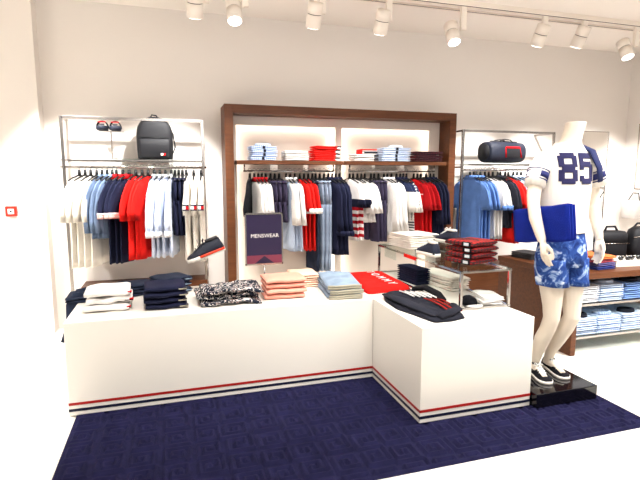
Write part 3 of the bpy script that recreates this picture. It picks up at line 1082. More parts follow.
# ------------------------------------------------------------------ shoes
def shoe_parts(L=0.27, upper=None, sole=None, lace=None, lining=None, name='sneaker', parent=None, accent=None, toe=1.0):
    """toe along +x, heel at x=0, standing on z=0"""
    prof = [(0.0, 0.026, 0.030), (0.015, 0.034, 0.078), (0.05, 0.036, 0.083), (0.10, 0.036, 0.078), (0.14, 0.040, 0.073), (0.18, 0.046, 0.058), (0.22, 0.048, 0.044), (0.25, 0.040, 0.036), (0.268, 0.022, 0.026)]
    k = L / 0.27
    rings = []
    n = 20
    for x, hw, h in prof:
        ring = []
        for i in range(n):
            th = 2 * pi * i / n
            z = 0.016 + (h - 0.016) * max(0, sin(th)) ** 0.8 if sin(th) > 0 else 0.014
            wq = hw * sup(cos(th), 0.8) * (1 - 0.32 * max(0, sin(th)) * (1 if x < 0.17 else 0.4))
            ring.append(Vector((x * k, wq, z)))
        rings.append(ring)
    bm = bmesh.new()
    loft(bm, rings)
    up = obj(name, bm, upper, parent)
    sp = [(-0.004, 0.0), (0.0, 0.026), (0.03, 0.037), (0.09, 0.037), (0.15, 0.043), (0.2, 0.051), (0.24, 0.047), (0.266, 0.03), (0.276, 0.0)]
    poly = [(x * k, y) for x, y in sp] + [(x * k, -y) for x, y in sp[-2:0:-1]]
    b = bmesh.new()
    a0 = [Vector((u, v, 0)) for u, v in poly]
    loft(b, [a0, [Vector((p.x, p.y * 1.02, 0.01)) for p in a0], [Vector((p.x, p.y * 0.98, 0.02)) for p in a0]])
    so = obj('sole', b, sole, up)
    if accent:
        b = bmesh.new()
        loft(b, [[Vector((p.x * 0.75, p.y * 1.06, z)) for p in a0] for z in (0.008, 0.02)])
        obj('sole_accent', b, accent, so)
    b = bmesh.new()
    rr = [(0.022, 0.012), (0.035, 0.022), (0.07, 0.025), (0.10, 0.022), (0.112, 0.012)]
    loft(b, [[Vector((x * k, y * s, z)) for x, y in rr for s in (1,)] + [Vector((x * k, -y, z)) for x, y in rr[::-1]] for z in (0.076, 0.0855)])
    obj('opening', b, lining, up)
    b = bmesh.new()
    for i in range(4):
        x = (0.125 + i * 0.021) * k
        z = 0.081 - i * 0.0075
        tube(b, [(x, -0.027, z - 0.012), (x + 0.003, 0, z + 0.003), (x, 0.027, z - 0.012)], 0.0034, n=6)
        tube(b, [(x, -0.02, z - 0.006), (x + 0.014, 0.018, z - 0.008)], 0.003, n=6)
    for s in (1, -1):
        tube(b, [(0.125 * k, 0, 0.083), (0.118 * k, s * 0.018, 0.094), (0.13 * k, s * 0.032, 0.084), (0.13 * k, s * 0.01, 0.082)], 0.0032, n=6)
    obj('laces', b, lace, up)
    return up


s1 = shoe_parts(0.26, F['canvas'], F['rubber'], F['lace'], F['cream'])
s1.location = (1.90, 3.47, ZR2); s1.rotation_euler = (0, 0, radians(-100))
s1.rotation_euler = (0, 0, radians(94)); s1.location = (1.93, 3.22, ZR2); s1.scale = (1, 1, 1.3)
tag(s1, 'navy canvas sneaker standing on the glass riser before the cream pile', 'sneaker')
blk = tag(obj('shoe_block', bx(2.01, 2.17, 3.2, 3.5, ZR2, ZR2 + 0.09, bevel=0.002), M['glass'], smooth=False), 'clear block lifting the rear sneaker on the riser', 'shoe stand')
s2 = dup(s1)
s2.location = (2.09, 3.215, ZR2 + 0.091); s2.rotation_euler = (0, 0, radians(93))
tag(s2, 'navy canvas sneaker raised on the clear block', 'sneaker')

# running shoe on its stand left of the frame
st = thing('shoe_stand', (0.255, 3.80, TT), 'thin steel shoe stand at back of long table', 'shoe stand')
obj('base', bx(-0.06, 0.06, -0.04, 0.04, 0, 0.006, bevel=0.001), M['steel'], st, smooth=False)
obj('post', tb([(0, 0, 0.006), (0, 0, 0.25)], 0.005, n=8), M['steel'], st)
obj('post', tb([(-0.025, 0, 0.006), (-0.025, 0, 0.24)], 0.004, n=8), M['steel'], st)
obj('plate', bx(-0.10, 0.08, -0.03, 0.03, -0.003, 0.003), M['steel'], st, smooth=False)
st.children[-1].location = (0, 0, 0.252); st.children[-1].rotation_euler = (0, radians(-19), 0)
s3 = shoe_parts(0.29, F['bagnavy'], F['rubber'], F['bagblack'], F['charcoal'], accent=F['redrubber'], name='running_shoe')
s3.location = (0.392, 3.80, 0.927); s3.rotation_euler = (0, radians(19), radians(180)); s3.scale = (1.02, 1.1, 1.45)
tag(s3, 'navy running shoe with red sole tilted on the steel stand', 'running shoe')

# slides on the T stand over the left rack
t = thing('shoe_stand', (-0.51, 5.0, 1.654), 'small T shaped stand on the left rack shelf', 'shoe stand')
obj('base', bx(-0.05, 0.05, -0.04, 0.04, 0, 0.006), M['steel'], t, smooth=False)
obj('post', tb([(0, 0, 0.005), (0, 0, 0.25)], 0.005, n=8), M['steel'], t)
obj('plate', bx(-0.115, 0.115, -0.05, 0.05, 0.25, 0.254), M['steel'], t, smooth=False)


def slide(x, label):
    so = bmesh.new()
    sp = [(0.0, 0.0), (0.005, 0.026), (0.06, 0.034), (0.14, 0.04), (0.19, 0.046), (0.235, 0.035), (0.25, 0)]
    poly = [(a, b_) for a, b_ in sp] + [(a, -b_) for a, b_ in sp[-2:0:-1]]
    loft(so, [[Vector((u, v * q, z)) for u, v in poly] for z, q in ((0, 0.97), (0.014, 1.03), (0.026, 0.98))])
    s = obj('slide_sandal', so, F['bagnavy'])
    b = bmesh.new()
    rr = []
    for xx in (0.11, 0.14, 0.17, 0.20):
        rr.append([Vector((xx, 0.046 * cos(t), 0.012 + 0.058 * sin(t) * (1 - (xx - 0.11) * 1.5))) for t in [pi * k / 10 for k in range(11)]] +
                  [Vector((xx, 0.04 * cos(t), 0.012 + 0.052 * sin(t) * (1 - (xx - 0.11) * 1.5))) for t in [pi * k / 10 for k in range(10, -1, -1)]])
    loft(b, rr)
    obj('strap', b, F['black'], s)
    multi_boxes('flag_logo', [((0.198, 0.205, -0.03, 0.03, 0.050, 0.056), F['deepred']), ((0.2, 0.206, -0.02, 0.02, 0.03, 0.042), F['charcoal'])], s)
    s.location = (x, 5.04, 1.909)
    s.scale = (1, 1.12, 1.3)
    s.rotation_euler = (0, 0, radians(-90))
    tag(s, label, 'sandal', None)


slide(-0.567, 'black slide sandal, left one of the pair above left rack')
slide(-0.457, 'black slide sandal, right one of the pair above left rack')

# ------------------------------------------------------------------ bags
def bag_rings(spec, yc=0.0, n=28, e=0.5):
    return [[Vector((hw * sup(cos(t), e), yc + hd * sup(sin(t), e), z)) for t in [2 * pi * k / n for k in range(n)]] for z, hw, hd in spec]


bp = thing('backpack', (-0.123, 5.0, 1.654), 'black backpack with front pocket on the left rack shelf', 'backpack')
b = bmesh.new()
loft(b, bag_rings([(0, 0.15, 0.06), (0.01, 0.16, 0.07), (0.1, 0.165, 0.075), (0.22, 0.167, 0.075), (0.27, 0.162, 0.072), (0.31, 0.15, 0.068), (0.34, 0.133, 0.062), (0.365, 0.108, 0.054), (0.384, 0.078, 0.044), (0.396, 0.044, 0.03), (0.4, 0.014, 0.012)]))
bd = obj('body', b, F['bagblack'], bp)
b = bmesh.new()
loft(b, bag_rings([(0.012, 0.135, 0.03), (0.02, 0.142, 0.036), (0.12, 0.144, 0.04), (0.18, 0.142, 0.034), (0.195, 0.135, 0.02)], yc=-0.062))
pk = obj('front_pocket', b, F['bagblack'], bp)
multi_boxes('flag_logo', [((0.05, 0.072, -0.1045, -0.101, 0.035, 0.055), F['white']), ((0.072, 0.094, -0.1045, -0.101, 0.035, 0.055), F['red']), ((0.05, 0.094, -0.1045, -0.101, 0.055, 0.06), F['navy'])], pk)
obj('pocket_zip', tb([(-0.125, -0.083, 0.199), (0, -0.092, 0.202), (0.125, -0.083, 0.199)], 0.004, n=6), M['black'], pk)
obj('shoulder_strap', tb([(0.10, 0.06, 0.34), (0.17, 0.075, 0.25), (0.185, 0.07, 0.12), (0.15, 0.06, 0.03)], 0.016, n=8, flat=0.4), F['bagblack'], bp)
obj('handle', tb([(-0.03, 0.02, 0.398), (-0.02, 0.02, 0.42), (0.02, 0.02, 0.415), (0.03, 0.02, 0.398)], 0.007, n=8), F['bagblack'], bp)

db = thing('duffel_bag', (3.70, 4.84, 1.642), 'navy duffel bag with red piping on the right rack shelf', 'duffel bag', rz=radians(6))
b = bmesh.new()
rings = []
for x, r in ((-0.265, 0.07), (-0.262, 0.105), (-0.24, 0.116), (-0.1, 0.122), (0.1, 0.122), (0.24, 0.114), (0.262, 0.1), (0.265, 0.07)):
    rings.append([Vector((x, r * 1.05 * sup(cos(t), 0.75), 0.122 + r * sup(sin(t), 0.75) - 0.0)) for t in [2 * pi * k / 26 for k in range(26)]])
loft(b, rings)
obj('body', b, F['bagnavy'], db)
b = bmesh.new()
yf = -0.132
for pts in ([(-0.06, yf, 0.06), (-0.07, yf, 0.17), (0.14, yf + 0.004, 0.17), (0.17, yf, 0.06)], [(-0.06, yf, 0.175), (0.14, yf + 0.004, 0.175)]):
    tube(b, pts, 0.009, n=8)
obj('red_piping', b, F['deepred'], db)
obj('pocket', bx(-0.05, 0.15, -0.133, -0.115, 0.06, 0.165, bevel=0.006), F['bagblack'], db)
obj('zipper', tb([(-0.2, -0.02, 0.246), (0, -0.01, 0.248), (0.2, -0.02, 0.245)], 0.006, n=6), M['black'], db)
for yy in (-0.07, 0.07):
    obj('handle', tb([(-0.1, yy, 0.22), (-0.07, yy * 0.7, 0.262), (0, yy * 0.5, 0.27), (0.07, yy * 0.7, 0.262), (0.1, yy, 0.22)], 0.011, n=8, flat=0.5), F['bagblack'], db)
obj('end_panel', tb([(-0.267, 0, 0.122), (-0.274, 0, 0.122)], 0.095, n=22), F['bagblack'], db)

# ------------------------------------------------------------------ menswear sign
sg = thing('sign_stand', (0.675, 3.66, TT), 'navy MENSWEAR sign in a clear frame on long table', 'sign')
obj('base', bx(-0.07, 0.07, -0.05, 0.05, 0, 0.008, bevel=0.002), M['chrome'], sg, smooth=False)
obj('post', tb([(0, 0, 0.008), (0, 0, 0.215)], 0.006, n=10), M['chrome'], sg)
PZ0, PZ1 = 0.815 - TT, 1.217 - TT
b = bmesh.new()
for x0, x1, z0, z1 in ((-0.147, 0.147, PZ0, PZ0 + 0.012), (-0.147, 0.147, PZ1 - 0.012, PZ1), (-0.147, -0.137, PZ0, PZ1), (0.137, 0.147, PZ0, PZ1)):
    box(b, x0, x1, -0.008, 0.008, z0, z1)
fm = obj('frame', b, M['steel'], sg, smooth=False)
pc = obj('poster', bx(-0.137, 0.137, -0.004, 0.004, PZ0 + 0.012, PZ1 - 0.012), mat('poster_navy', lin(46, 38, 64), 0.25), sg, smooth=False)
obj('poster_band', bx(-0.137, 0.137, -0.0052, -0.004, PZ0 + 0.012, PZ0 + 0.075), mat('poster_maroon', lin(118, 54, 72), 0.3), pc, smooth=False)
b = bmesh.new()
prism(b, [(-0.075, PZ0 + 0.012), (0.075, PZ0 + 0.012), (0.0, PZ0 + 0.07)], lambda u, v, q: Vector((u, -0.0053 - q, v)), 0.0008)
obj('poster_triangle', b, mat('poster_dark', lin(40, 32, 56), 0.3), pc, smooth=False)
text_part('lettering', 'MENSWEAR', 0.041, F['white'], pc, (0.005, -0.006, PZ0 + 0.225), (radians(90), 0, 0), 0.0006)

# ------------------------------------------------------------------ shelf stacks in the frame
ZS = 1.651
YS = 5.0


def band_end(m1, m2):
    def f(o, w_, d, h):
        multi_boxes('striped_trim', [((w_ * 0.34, w_ * 0.5 + 0.002, -d / 2 - 0.003, d * 0.3, h * 0.2, h * 0.52), m1),
                                      ((w_ * 0.34, w_ * 0.5 + 0.002, -d / 2 - 0.003, d * 0.3, h * 0.56, h * 0.9), m2)], o)
    return f


def shirt_detail(mm):
    def f(o, w_, d, h):
        multi_boxes('placket', [((-0.012, 0.012, -d / 2 - 0.003, -d / 2 + 0.03, h * 0.2, h * 0.95), mm)], o)
    return f


def collar_on(o, w_, d, h, m, inner):
    b = bmesh.new()
    loft(b, [[Vector((0.075 * q * cos(t), -d * 0.22 + 0.055 * q * sin(t), z)) for t in [2 * pi * k / 20 for k in range(20)]] for q, z in ((1.15, h * 0.9), (1.05, h + 0.022), (0.8, h + 0.026), (0.72, h + 0.004))])
    c = obj('collar', b, m, o)
    return c


FS = 'walnut frame shelf'
a = stack(4, 0.915, YS, ZS, 0.27, 0.2, 0.035, 0, F['shirtblue'], 'folded_shirt', 'blue striped folded shirt', 'folded shirt', 'left pile on the frame shelf', 'blue shirts on the frame shelf', extras=shirt_detail(F['ink']), seed=30)
collar_on(a[-1], 0.27, 0.2, 0.035, F['shirtblue'], None)
stack(3, 1.262, YS, ZS, 0.25, 0.2, 0.033, 0, F['white'], 'folded_tee', 'plain white folded tee', 'folded tee', 'second pile on the frame shelf', 'white tees on the frame shelf', seed=31)
stack(4, 1.585, YS, ZS, 0.285, 0.2, 0.038, 0.05, F['red'], 'folded_sweater', 'red folded sweater', 'folded sweater', 'red pile on the frame shelf', 'red sweaters on the frame shelf', extras=band_end(F['white'], F['charcoal']), seed=32)
stack(2, 2.03, YS, ZS, 0.28, 0.2, 0.037, 0, F['white'], 'folded_sweater', 'white folded sweater with striped trim', 'folded sweater', 'pile below the red edged tee', 'white sweaters on the frame shelf', extras=band_end(F['charcoal'], F['ink']), seed=33)
a = stack(1, 2.06, YS, ZS + 0.078, 0.19, 0.16, 0.045, 0, F['white'], 'folded_tee', 'white folded tee with red and black edge', 'folded tee', 'on top of white sweaters', None, seed=34)
multi_boxes('striped_trim', [((-0.09, 0.09, -0.085, 0.06, 0.040, 0.050), F['red']), ((-0.06, 0.094, -0.086, 0.02, 0.008, 0.024), F['ink']), ((-0.1, -0.085, -0.085, 0.05, 0.0, 0.045), F['red'])], a[0])
a = stack(4, 2.39, YS, ZS, 0.34, 0.2, 0.037, 0, F['shirtpale'], 'folded_shirt', 'pale white folded shirt', 'folded shirt', 'shirt pile right of white sweaters', 'pale shirts on the frame shelf', extras=shirt_detail(F['ink']), seed=35)
collar_on(a[-1], 0.34, 0.2, 0.037, F['shirtwhite'], None)
stack(3, 2.80, YS, ZS, 0.34, 0.2, 0.038, 0, F['darkplaid'], 'folded_shirt', 'wine plaid folded shirt', 'folded shirt', 'right end pile on the frame shelf', 'wine plaid shirts on the frame shelf', seed=36)

# ------------------------------------------------------------------ walnut counter on the right
CT = 0.70
ct = thing('counter', (4.5, 3.58, 0), 'dark walnut counter with two shirt shelves behind the mannequin', 'counter')
cx, cy = 4.5, 3.58
obj('side_panel', bx(3.14 - cx, 3.19 - cx, 3.10 - cy, 4.07 - cy, 0, CT - 0.05, bevel=0.002), M['walnut'], ct, smooth=False)
obj('side_panel', bx(5.85 - cx, 5.9 - cx, 3.10 - cy, 4.07 - cy, 0, CT - 0.05, bevel=0.002), M['walnut'], ct, smooth=False)
obj('worktop', bx(3.13 - cx, 5.92 - cx, 3.085 - cy, 4.08 - cy, CT - 0.05, CT, bevel=0.003), M['walnut'], ct, smooth=False)
obj('back_panel', bx(3.19 - cx, 5.85 - cx, 3.72 - cy, 3.75 - cy, 0.1, CT - 0.05), M['walnut'], ct, smooth=False)
for z in (0.43, 0.15):
    s = obj('shelf', bx(3.19 - cx, 5.85 - cx, 3.12 - cy, 3.72 - cy, z - 0.012, z), M['glass'], ct, smooth=False)
    obj('shelf_edge', bx(3.19 - cx, 5.85 - cx, 3.112 - cy, 3.12 - cy, z - 0.016, z + 0.002), M['steel'], s, smooth=False)
for z, nm, cols in ((0.431, 'upper', (('shirtwhite', 'white'), ('shirtpale', 'pale blue'), ('shirtmid', 'mid blue'), ('shirtpale', 'ice blue'))),
                    (0.151, 'lower', (('shirtpale', 'ice white'), ('shirtblue', 'striped blue'), ('shirtpale', 'pale grey blue'), ('shirtwhite', 'white')))):
    for k, (mk, dn) in enumerate(cols):
        a = stack(4, 3.325 + k * 0.262, 3.30, z, 0.245, 0.33, 0.036, 0.0, F[mk], 'folded_shirt', f'{dn} folded shirt', 'folded shirt', f'{ORD[k]} pile on {nm} counter shelf',
                  f'folded shirts on the {nm} counter shelf', seed=40 + k, jit=0.005)
        for q in a[-1:]:
            c = collar_on(q, 0.245, 0.33, 0.036, F['ink'] if k % 2 == 0 else F[mk], None)
stack(4, 3.53, 3.32, CT, 0.225, 0.3, 0.028, 0.1, [F['indigo'], F['violet'], F['berry'], F['orange']], 'folded_polo', 'coloured folded polo', 'folded polo', 'bright pile on the counter', 'coloured polos on the counter', seed=50)
stack(3, 3.32, 3.88, CT, 0.2, 0.24, 0.02, 0.2, F['charcoal'], 'folded_tee', 'charcoal folded tee', 'folded tee', 'grey pile on rear left of counter', 'charcoal tees on the counter', seed=51)
tr = thing('display_tray', (3.95, 3.34, CT), 'white tray with sunglasses on front of the counter', 'tray', rz=-0.1)
obj('tray_base', bx(-0.22, 0.22, -0.12, 0.12, 0, 0.035, bevel=0.003), M['whiteplastic'], tr, smooth=False)
b = bmesh.new()
for x0, x1, y0, y1 in ((-0.22, 0.22, -0.12, -0.11), (-0.22, 0.22, 0.11, 0.12), (-0.22, -0.21, -0.12, 0.12), (0.21, 0.22, -0.12, 0.12)):
    box(b, x0, x1, y0, y1, 0.03, 0.055)
obj('rim', b, M['whiteplastic'], tr, smooth=False)
for k, x in enumerate((3.90, 4.03)):
    g = thing('sunglasses', (x, 3.32, CT + 0.036), f'black sunglasses lying in the white tray, {("left", "right")[k]} pair', 'sunglasses', 'sunglasses in the tray', rz=-0.2)
    for s in (-1, 1):
        b = bmesh.new()
        loft(b, [[Vector((s * 0.034 + 0.027 * cos(t), q, 0.024 + 0.022 * sin(t))) for t in [2 * pi * i / 16 for i in range(16)]] for q in (-0.003, 0.003)])
        obj('lens', b, M['gloss_black'], g)
        obj('temple', tb([(s * 0.062, 0, 0.034), (s * 0.06, 0.06, 0.03), (s * 0.05, 0.1, 0.012)], 0.003, n=6), M['black'], g)
    obj('bridge', tb([(-0.01, 0, 0.03), (0.01, 0, 0.03)], 0.003, n=6), M['black'], g)

hb = thing('shoulder_bag', (4.10, 3.66, CT), 'black nylon bag with top flap, left one on counter', 'bag', rz=-0.15)
b = bmesh.new()
loft(b, bag_rings([(0, 0.135, 0.07), (0.01, 0.148, 0.08), (0.14, 0.15, 0.08), (0.22, 0.145, 0.07), (0.235, 0.13, 0.055)]))
obj('body', b, F['bagblack'], hb)
b = bmesh.new()
loft(b, bag_rings([(0.15, 0.152, 0.084), (0.235, 0.15, 0.078), (0.262, 0.13, 0.06), (0.268, 0.08, 0.03)]))
fl = obj('flap', b, F['bagblack'], hb)
obj('zipper', tb([(-0.14, -0.083, 0.15), (0, -0.087, 0.15), (0.14, -0.083, 0.15)], 0.004, n=6), M['steel'], fl)
obj('handle', tb([(-0.07, 0, 0.26), (-0.05, 0, 0.305), (0.04, 0, 0.305), (0.07, 0, 0.26)], 0.011, n=8), F['bagblack'], hb)
hb = thing('shoulder_bag', (4.47, 3.62, CT), 'rounded black bag with silver zip, right one on counter', 'bag', rz=-0.1)
b = bmesh.new()
loft(b, bag_rings([(0, 0.12, 0.07), (0.02, 0.16, 0.085), (0.1, 0.175, 0.09), (0.2, 0.172, 0.085), (0.27, 0.15, 0.07), (0.3, 0.1, 0.05)], e=0.6))
obj('body', b, F['bagblack'], hb)
obj('zipper', tb([(-0.165, -0.06, 0.2), (-0.08, -0.085, 0.215), (0.08, -0.085, 0.215), (0.165, -0.06, 0.2)], 0.005, n=6), M['steel'], hb)
obj('handle', tb([(-0.12, 0.02, 0.27), (-0.06, 0.02, 0.33), (0.06, 0.02, 0.33), (0.12, 0.02, 0.27)], 0.01, n=8), F['bagblack'], hb)

# ------------------------------------------------------------------ mirror, right wall things, alarm
mr = thing('wall_mirror', (5.36, 5.195, 0.35), 'tall mirror on the back wall behind the mannequin', 'mirror')
obj('glass', bx(-0.27, 0.27, -0.012, 0.008, 0.01, 1.72), M['mirror'], mr, smooth=False)
b = bmesh.new()
for x0, x1, z0, z1 in ((-0.28, 0.28, 0, 0.012), (-0.28, 0.28, 1.718, 1.73), (-0.28, -0.268, 0, 1.73), (0.268, 0.28, 0, 1.73)):
    box(b, x0, x1, -0.016, 0.01, z0, z1)
obj('frame', b, M['steel'], mr, smooth=False)
ps = thing('wall_poster', (5.955, 4.72, 1.32), 'pale framed poster at the right edge of the shop', 'poster')
obj('print', bx(0.0, 0.01, -0.28, 0.28, 0.01, 0.84), M['whiteplastic'], ps, smooth=False)
b = bmesh.new()
for y0, y1, z0, z1 in ((-0.29, 0.29, 0, 0.012), (-0.29, 0.29, 0.84, 0.852), (-0.29, -0.278, 0, 0.852), (0.278, 0.29, 0, 0.852)):
    box(b, -0.006, 0.012, y0, y1, z0, z1)
obj('frame', b, M['steel'], ps, smooth=False)
vb = thing('tote_bag', (5.86, 4.95, 0.93), 'pale grey tote hanging from a hook on the right wall', 'bag', rz=radians(90))
b = bmesh.new()
loft(b, bag_rings([(0, 0.10, 0.05), (0.01, 0.11, 0.06), (0.2, 0.14, 0.07), (0.24, 0.142, 0.06)], e=0.5))
obj('body', b, fabric('pale_grey_canvas', 206, 200, 194), vb)
obj('handle', tb([(-0.09, -0.03, 0.22), (-0.04, -0.06, 0.34), (0.04, -0.06, 0.34), (0.09, -0.03, 0.22)], 0.007, n=8), F['charcoal'], vb)
tag(obj('wall_hook', tb([(5.97, 4.95, 1.26), (5.90, 4.95, 1.255), (5.89, 4.95, 1.285)], 0.007, n=8), M['chrome']), 'small chrome hook carrying the pale grey tote', 'hook')

fa = thing('fire_alarm', (-1.387, 5.044, 1.178), 'red fire alarm call point on the left white wall', 'fire alarm')
obj('housing', bx(-0.046, 0.046, -0.035, 0, -0.046, 0.046, bevel=0.005), M['redbox'], fa, smooth=False)
pa = obj('press_panel', bx(-0.024, 0.024, -0.038, -0.034, -0.024, 0.022), F['white'], fa, smooth=False)
b = bmesh.new()
cyl(b, (0, 0), 0.009, 0, 0.002, 14)
dt = obj('press_dot', b, M['black'], pa)
dt.location = (0, -0.038, 0); dt.rotation_euler = (radians(90), 0, 0)

# ------------------------------------------------------------------ plinth and mannequin
pl = thing('mannequin_plinth', (2.415, 2.58, TZ0), 'gloss black plinth under the mannequin beside white block', 'plinth')
obj('body', bx(-0.225, 0.265, -0.18, 0.17, 0.0, 0.094, bevel=0.004), M['gloss_black'], pl, smooth=False)
MB = Vector((2.51, 2.62, 0.111))
mq = thing('mannequin', MB, 'headless ivory mannequin in number 85 shirt on black plinth', 'mannequin')
W = lambda *p: Vector(p) - MB
bm = bmesh.new()


def limb(pts, rad, n=16, flat=1.0):
    tube(bm, [W(*p) for p in pts], rad, n=n, flat=flat)


# torso
loft(bm, [[W(2.515 + dx + hw * sup(cos(t), 0.9), 2.625 + dy + hd * sup(sin(t), 0.9), z) for t in [2 * pi * k / 28 for k in range(28)]]
          for z, hw, hd, dx, dy in ((0.915, 0.10, 0.08, 0.02, 0.0), (0.95, 0.145, 0.105, 0.015, 0), (1.05, 0.148, 0.1, 0.01, 0), (1.18, 0.132, 0.085, 0, 0), (1.3, 0.142, 0.09, 0, 0),
                                    (1.45, 0.165, 0.105, 0, 0), (1.56, 0.17, 0.095, 0, 0), (1.63, 0.155, 0.08, 0, 0), (1.675, 0.11, 0.07, 0.005, 0.0), (1.705, 0.075, 0.064, 0.01, 0.0),
                                    (1.74, 0.062, 0.062, 0.02, -0.006), (1.79, 0.059, 0.06, 0.03, -0.014), (1.845, 0.062, 0.062, 0.038, -0.02))])
# arms
limb([(2.375, 2.625, 1.60), (2.305, 2.625, 1.57), (2.268, 2.612, 1.48), (2.238, 2.592, 1.37), (2.228, 2.575, 1.31), (2.222, 2.545, 1.23), (2.222, 2.495, 1.13), (2.226, 2.478, 1.09)],
     [0.05, 0.052, 0.047, 0.042, 0.038, 0.039, 0.03, 0.025])
limb([(2.655, 2.625, 1.60), (2.72, 2.628, 1.565), (2.748, 2.63, 1.46), (2.762, 2.63, 1.35), (2.766, 2.62, 1.30), (2.766, 2.60, 1.22), (2.762, 2.565, 1.12), (2.76, 2.55, 1.07)],
     [0.05, 0.052, 0.047, 0.042, 0.038, 0.039, 0.03, 0.025])
# hands: palm, four fingers, thumb
for wx, wy, wz, sgn in ((2.226, 2.478, 1.09, 1), (2.76, 2.55, 1.07, -1)):
    limb([(wx, wy, wz + 0.01), (wx + sgn * 0.004, wy - 0.010, wz - 0.03), (wx + sgn * 0.008, wy - 0.016, wz - 0.065), (wx + sgn * 0.01, wy - 0.018, wz - 0.085)], [0.025, 0.036, 0.040, 0.034], flat=0.5)
    for i, (off, ln) in enumerate(((-0.031, 0.075), (-0.010, 0.085), (0.011, 0.08), (0.03, 0.062))):
        bx0 = wx + sgn * 0.01
        by0_ = wy - 0.018 + off
        bz = wz - 0.078
        limb([(bx0, by0_, bz), (bx0 + sgn * 0.006, by0_ - 0.004, bz - ln * 0.42), (bx0 + sgn * 0.018, by0_ - 0.004, bz - ln * 0.75), (bx0 + sgn * 0.034, by0_ - 0.002, bz - ln * 0.98)],
             [0.0095, 0.009, 0.0082, 0.007], n=10)
    limb([(wx + sgn * 0.006, wy - 0.03, wz - 0.022), (wx + sgn * 0.02, wy - 0.056, wz - 0.05), (wx + sgn * 0.03, wy - 0.064, wz - 0.085), (wx + sgn * 0.034, wy - 0.062, wz - 0.11)],
         [0.013, 0.0125, 0.0105, 0.008], n=10)
# legs
limb([(2.445, 2.63, 0.96), (2.44, 2.625, 0.86), (2.452, 2.615, 0.74), (2.455, 2.605, 0.62), (2.452, 2.60, 0.535), (2.447, 2.625, 0.45), (2.44, 2.66, 0.37), (2.428, 2.69, 0.25), (2.422, 2.70, 0.185), (2.42, 2.70, 0.15)],
     [0.068, 0.084, 0.077, 0.061, 0.054, 0.051, 0.053, 0.037, 0.031, 0.033])
limb([(2.58, 2.63, 0.96), (2.60, 2.62, 0.86), (2.604, 2.60, 0.74), (2.60, 2.582, 0.62), (2.594, 2.572, 0.54), (2.588, 2.61, 0.45), (2.582, 2.66, 0.37), (2.572, 2.715, 0.25), (2.568, 2.73, 0.185), (2.566, 2.735, 0.15)],
     [0.068, 0.084, 0.077, 0.061, 0.054, 0.051, 0.053, 0.037, 0.031, 0.033])
# feet inside the shoes
limb([(2.42, 2.71, 0.16), (2.40, 2.64, 0.155), (2.375, 2.54, 0.142)], [0.032, 0.03, 0.02])
limb([(2.58, 2.74, 0.16), (2.565, 2.66, 0.155), (2.545, 2.56, 0.142)], [0.032, 0.03, 0.02])
body = obj('body', bm, M['mannequin'], mq)
rm = body.modifiers.new('remesh', 'REMESH')
rm.mode = 'VOXEL'
rm.voxel_size = 0.0055
rm.use_smooth_shade = True
sm = body.modifiers.new('smooth', 'SMOOTH')
sm.iterations = 4
sm.factor = 0.5


# shirt
def shirt_r(z):
    tab = ((1.12, 0.172, 0.122), (1.2, 0.165, 0.116), (1.3, 0.168, 0.116), (1.45, 0.186, 0.122), (1.56, 0.188, 0.11), (1.62, 0.172, 0.094), (1.665, 0.128, 0.083), (1.70, 0.09, 0.078), (1.715, 0.076, 0.073))
    for a, b_ in zip(tab, tab[1:]):
        if z <= b_[0]:
            f = (z - a[0]) / (b_[0] - a[0])
            f = max(0, f)
            return a[1] + (b_[1] - a[1]) * f, a[2] + (b_[2] - a[2]) * f
    return tab[-1][1:]


def shirt_pt(t, z, off=0.0):
    hw, hd = shirt_r(z)
    rip = 0.006 * sin(5 * t + z * 9) * max(0, min(1, (1.45 - z) / 0.3))
    return Vector((2.515 + (hw + off + rip) * sup(cos(t), 0.9), 2.625 + (hd + off + rip) * sup(sin(t), 0.9), z))


b = bmesh.new()
zz = [1.122, 1.13, 1.16, 1.2, 1.25, 1.3, 1.36, 1.42, 1.48, 1.53, 1.57, 1.60, 1.625, 1.645, 1.665, 1.685, 1.70, 1.712]
loft(b, [[shirt_pt(2 * pi * k / 48, z) - MB for k in range(48)] for z in zz], True, True)
JN = mat('jersey_navy', lin(36, 40, 92), 0.9)
SHW = mat('jersey_white', lin(236, 229, 219), 0.9, bump=0.4, spec=0.15)
sh = obj('football_shirt', b, SHW, mq)
for s in (-1, 1):
    cxx = 2.515
    pts = [(cxx + s * 0.12, 2.625, 1.615), (cxx + s * 0.175, 2.625, 1.595), (cxx + s * 0.215, 2.622, 1.55), (cxx + s * 0.242, 2.616, 1.50), (cxx + s * 0.262, 2.607, 1.43)]
    sl = obj('sleeve', tb([W(*p) for p in pts], [0.062, 0.07, 0.069, 0.067, 0.068], n=24, flat=0.92), SHW, sh)
    for f0, f1 in ((0.0, 0.06), (0.14, 0.5), (0.58, 0.64)):
        a, b2 = Vector(pts[3]), Vector(pts[4])
        a = Vector(pts[2]).lerp(Vector(pts[3]), 0.35)
        p0, p1 = a.lerp(b2, f0), a.lerp(b2, f1)
        obj('sleeve_stripe', tb([p0 - MB, p1 - MB], 0.0705, n=24, flat=0.92), JN, sl)
# block numerals wrapped round the chest
D8 = [((0, .12), (1, .12)), ]


def glyph_cells(ch):
    rows = {'8': ["0111110", "1111111", "1100011", "1100011", "1111111", "0111110", "1111111", "1100011", "1100011", "1111111", "0111110"],
            '5': ["1111111", "1111111", "1100000", "1111110", "1111111", "1100011", "0000011", "0000011", "1100011", "1111111", "0111110"]}[ch]
    return rows


